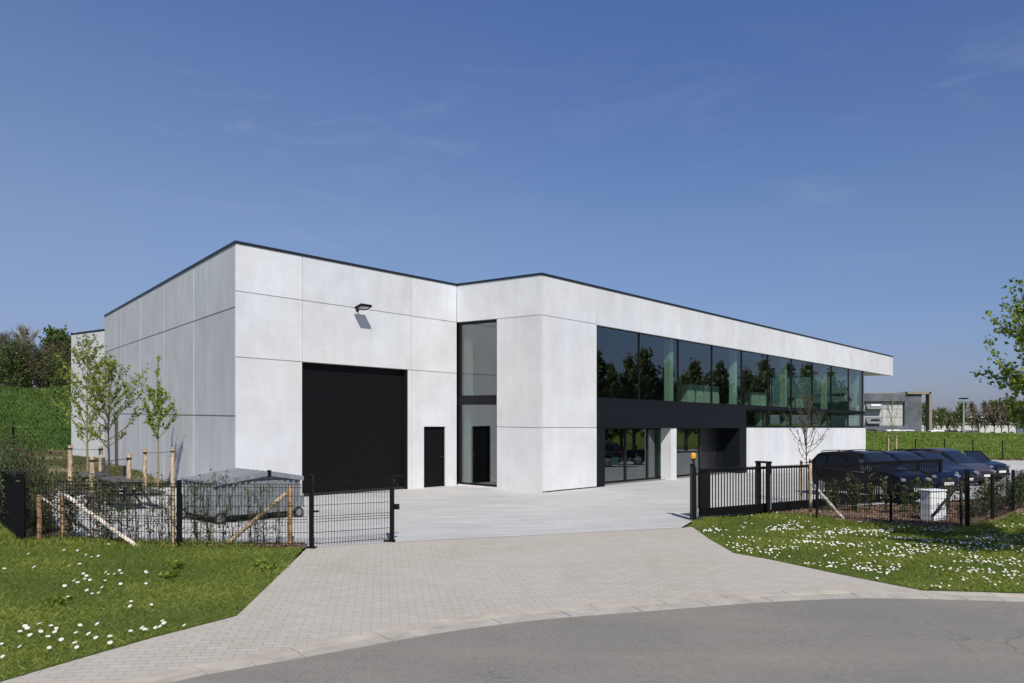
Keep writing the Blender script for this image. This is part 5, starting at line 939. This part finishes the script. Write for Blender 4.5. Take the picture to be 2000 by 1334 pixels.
# street lamps
for (u, y, v, lab) in ((1882, 112, 778, 'tall grey street lamp with a flat head before the far trees'), (1913, 135, 824, 'short thin street lamp among the far trees')):
    x = (u - 1000) / 1600 * y; z = G(x); h = zat(v, y) - z; t = empty('street_lamp', (x, y, z), 0, lab, 'street lamp'); m = MB(); m.tube([(0, 0, 0), (0, 0, h * .75), (0, 0, h - .1)], [.13, .10, .06], 8); m.build('pole', mat_plain('lamp_pole_grey_%d' % u, (.30, .31, .31), .6), t); m = MB(); m.box(-.55, .55, -.2, .2, h - .1, h + .08); m.build('lamp_head', STEEL, t)
x = (1921 - 1000) / 1600 * 120; m = MB(); m.box(-.36, .36, 0, .1, 0, .72); m.box(-.05, .05, .12, .18, -2, .6); o = m.build('sign_board', WHITEP); o.location = (x, 120, zat(857.5, 120)); tag(o, 'small blank white sign board in front of the low sheds', 'sign')
# cars along the far road
base = None
for i, (u, y, mt, lab) in enumerate(((1703, 112, BLK, 'far dark car parked in front of the grey office block'), (1752, 113, mat_plain('far_white_paint', (.6, .6, .6), .4), 'far white car parked in front of the grey office block'), (1778, 114, mat_plain('far_silver_paint', (.4, .42, .44), .35), 'far silver car at the corner of the grey office block'), (1836, 120, mat_plain('far_white_van_paint', (.62, .62, .6), .4), 'far white car left of the tall street lamp'), (1862, 121, DBL, 'far dark blue car left of the tall street lamp'), (1900, 122, mat_plain('far_red_paint', (.05, .045, .05), .4), 'far grey car right of the tall street lamp'))):
    x = (u - 1000) / 1600 * y; c = car('far_car', (x, y, zat(859, y)), (1, .05), lab, mt, sc=.95, group='cars on the far road', **WAG)
# row of trees off to the right, which the glass front mirrors
def mirror_place(u, tau):
    k = (u - 1000) / 1600; s_ = (k * EY - EX) / (CE - SE * k); p = Vector((EX + CE * s_, EY + SE * s_)); d = Vector((k, 1)); nn = Vector((SE, -CE)); r = d - nn * 2 * d.dot(nn); q = p + r * tau; return q
pr = None; MIRL = mat_leaf('mirrored_tree_leaf', (.085, .115, .045), (.20, .22, .09), .4)
for i, (u, v, tau, w) in enumerate(((1120, 690, 43, 1.0), (1168, 678, 44, 1.0), (1200, 720, 42, .8), (1238, 708, 43, .85), (1262, 694, 44, 1.1), (1310, 716, 42, .9), (1363, 702, 44, 1.1), (1412, 716, 43, .9), (1462, 716, 42, 1.0), (1502, 710, 44, 1.0), (1545, 722, 42, .9), (1583, 706, 44, 1.1), (1630, 720, 43, 1.0))):
    q = mirror_place(u, tau); k = (u - 1000) / 1600; s_ = (k * EY - EX) / (CE - SE * k); Yp = EY + SE * s_; zt = EYE + (818 - v) / 1600 * (Yp + tau); z = G(q.x)
    if i < 3:
        sk = skeleton(300 + i, 6, .12, .7, 1.75, 42, 7, (5, 50), lambda t: (1 - t) ** .85 * (.85 + .3 * min(4 * t, 1)), twig_r=.02, sides=5); o = tree('conical_tree', (q.x, q.y, z), 'dark conical tree beyond the car park, mirrored in the upper windows', 'tree', sk, 2300, .24, .13, MIRL, BARKD, 'trees mirrored in the glass front', .6)
        pr = (pr or []) + [o]
    else: o = copy_tree(pr[i % 3])
    kk = (zt - z) / 6; o.location = (q.x, q.y, z); o.scale = (kk * w, kk * w, kk * R.uniform(1.0, 1.12)); o.rotation_euler.z = R.uniform(0, 6)
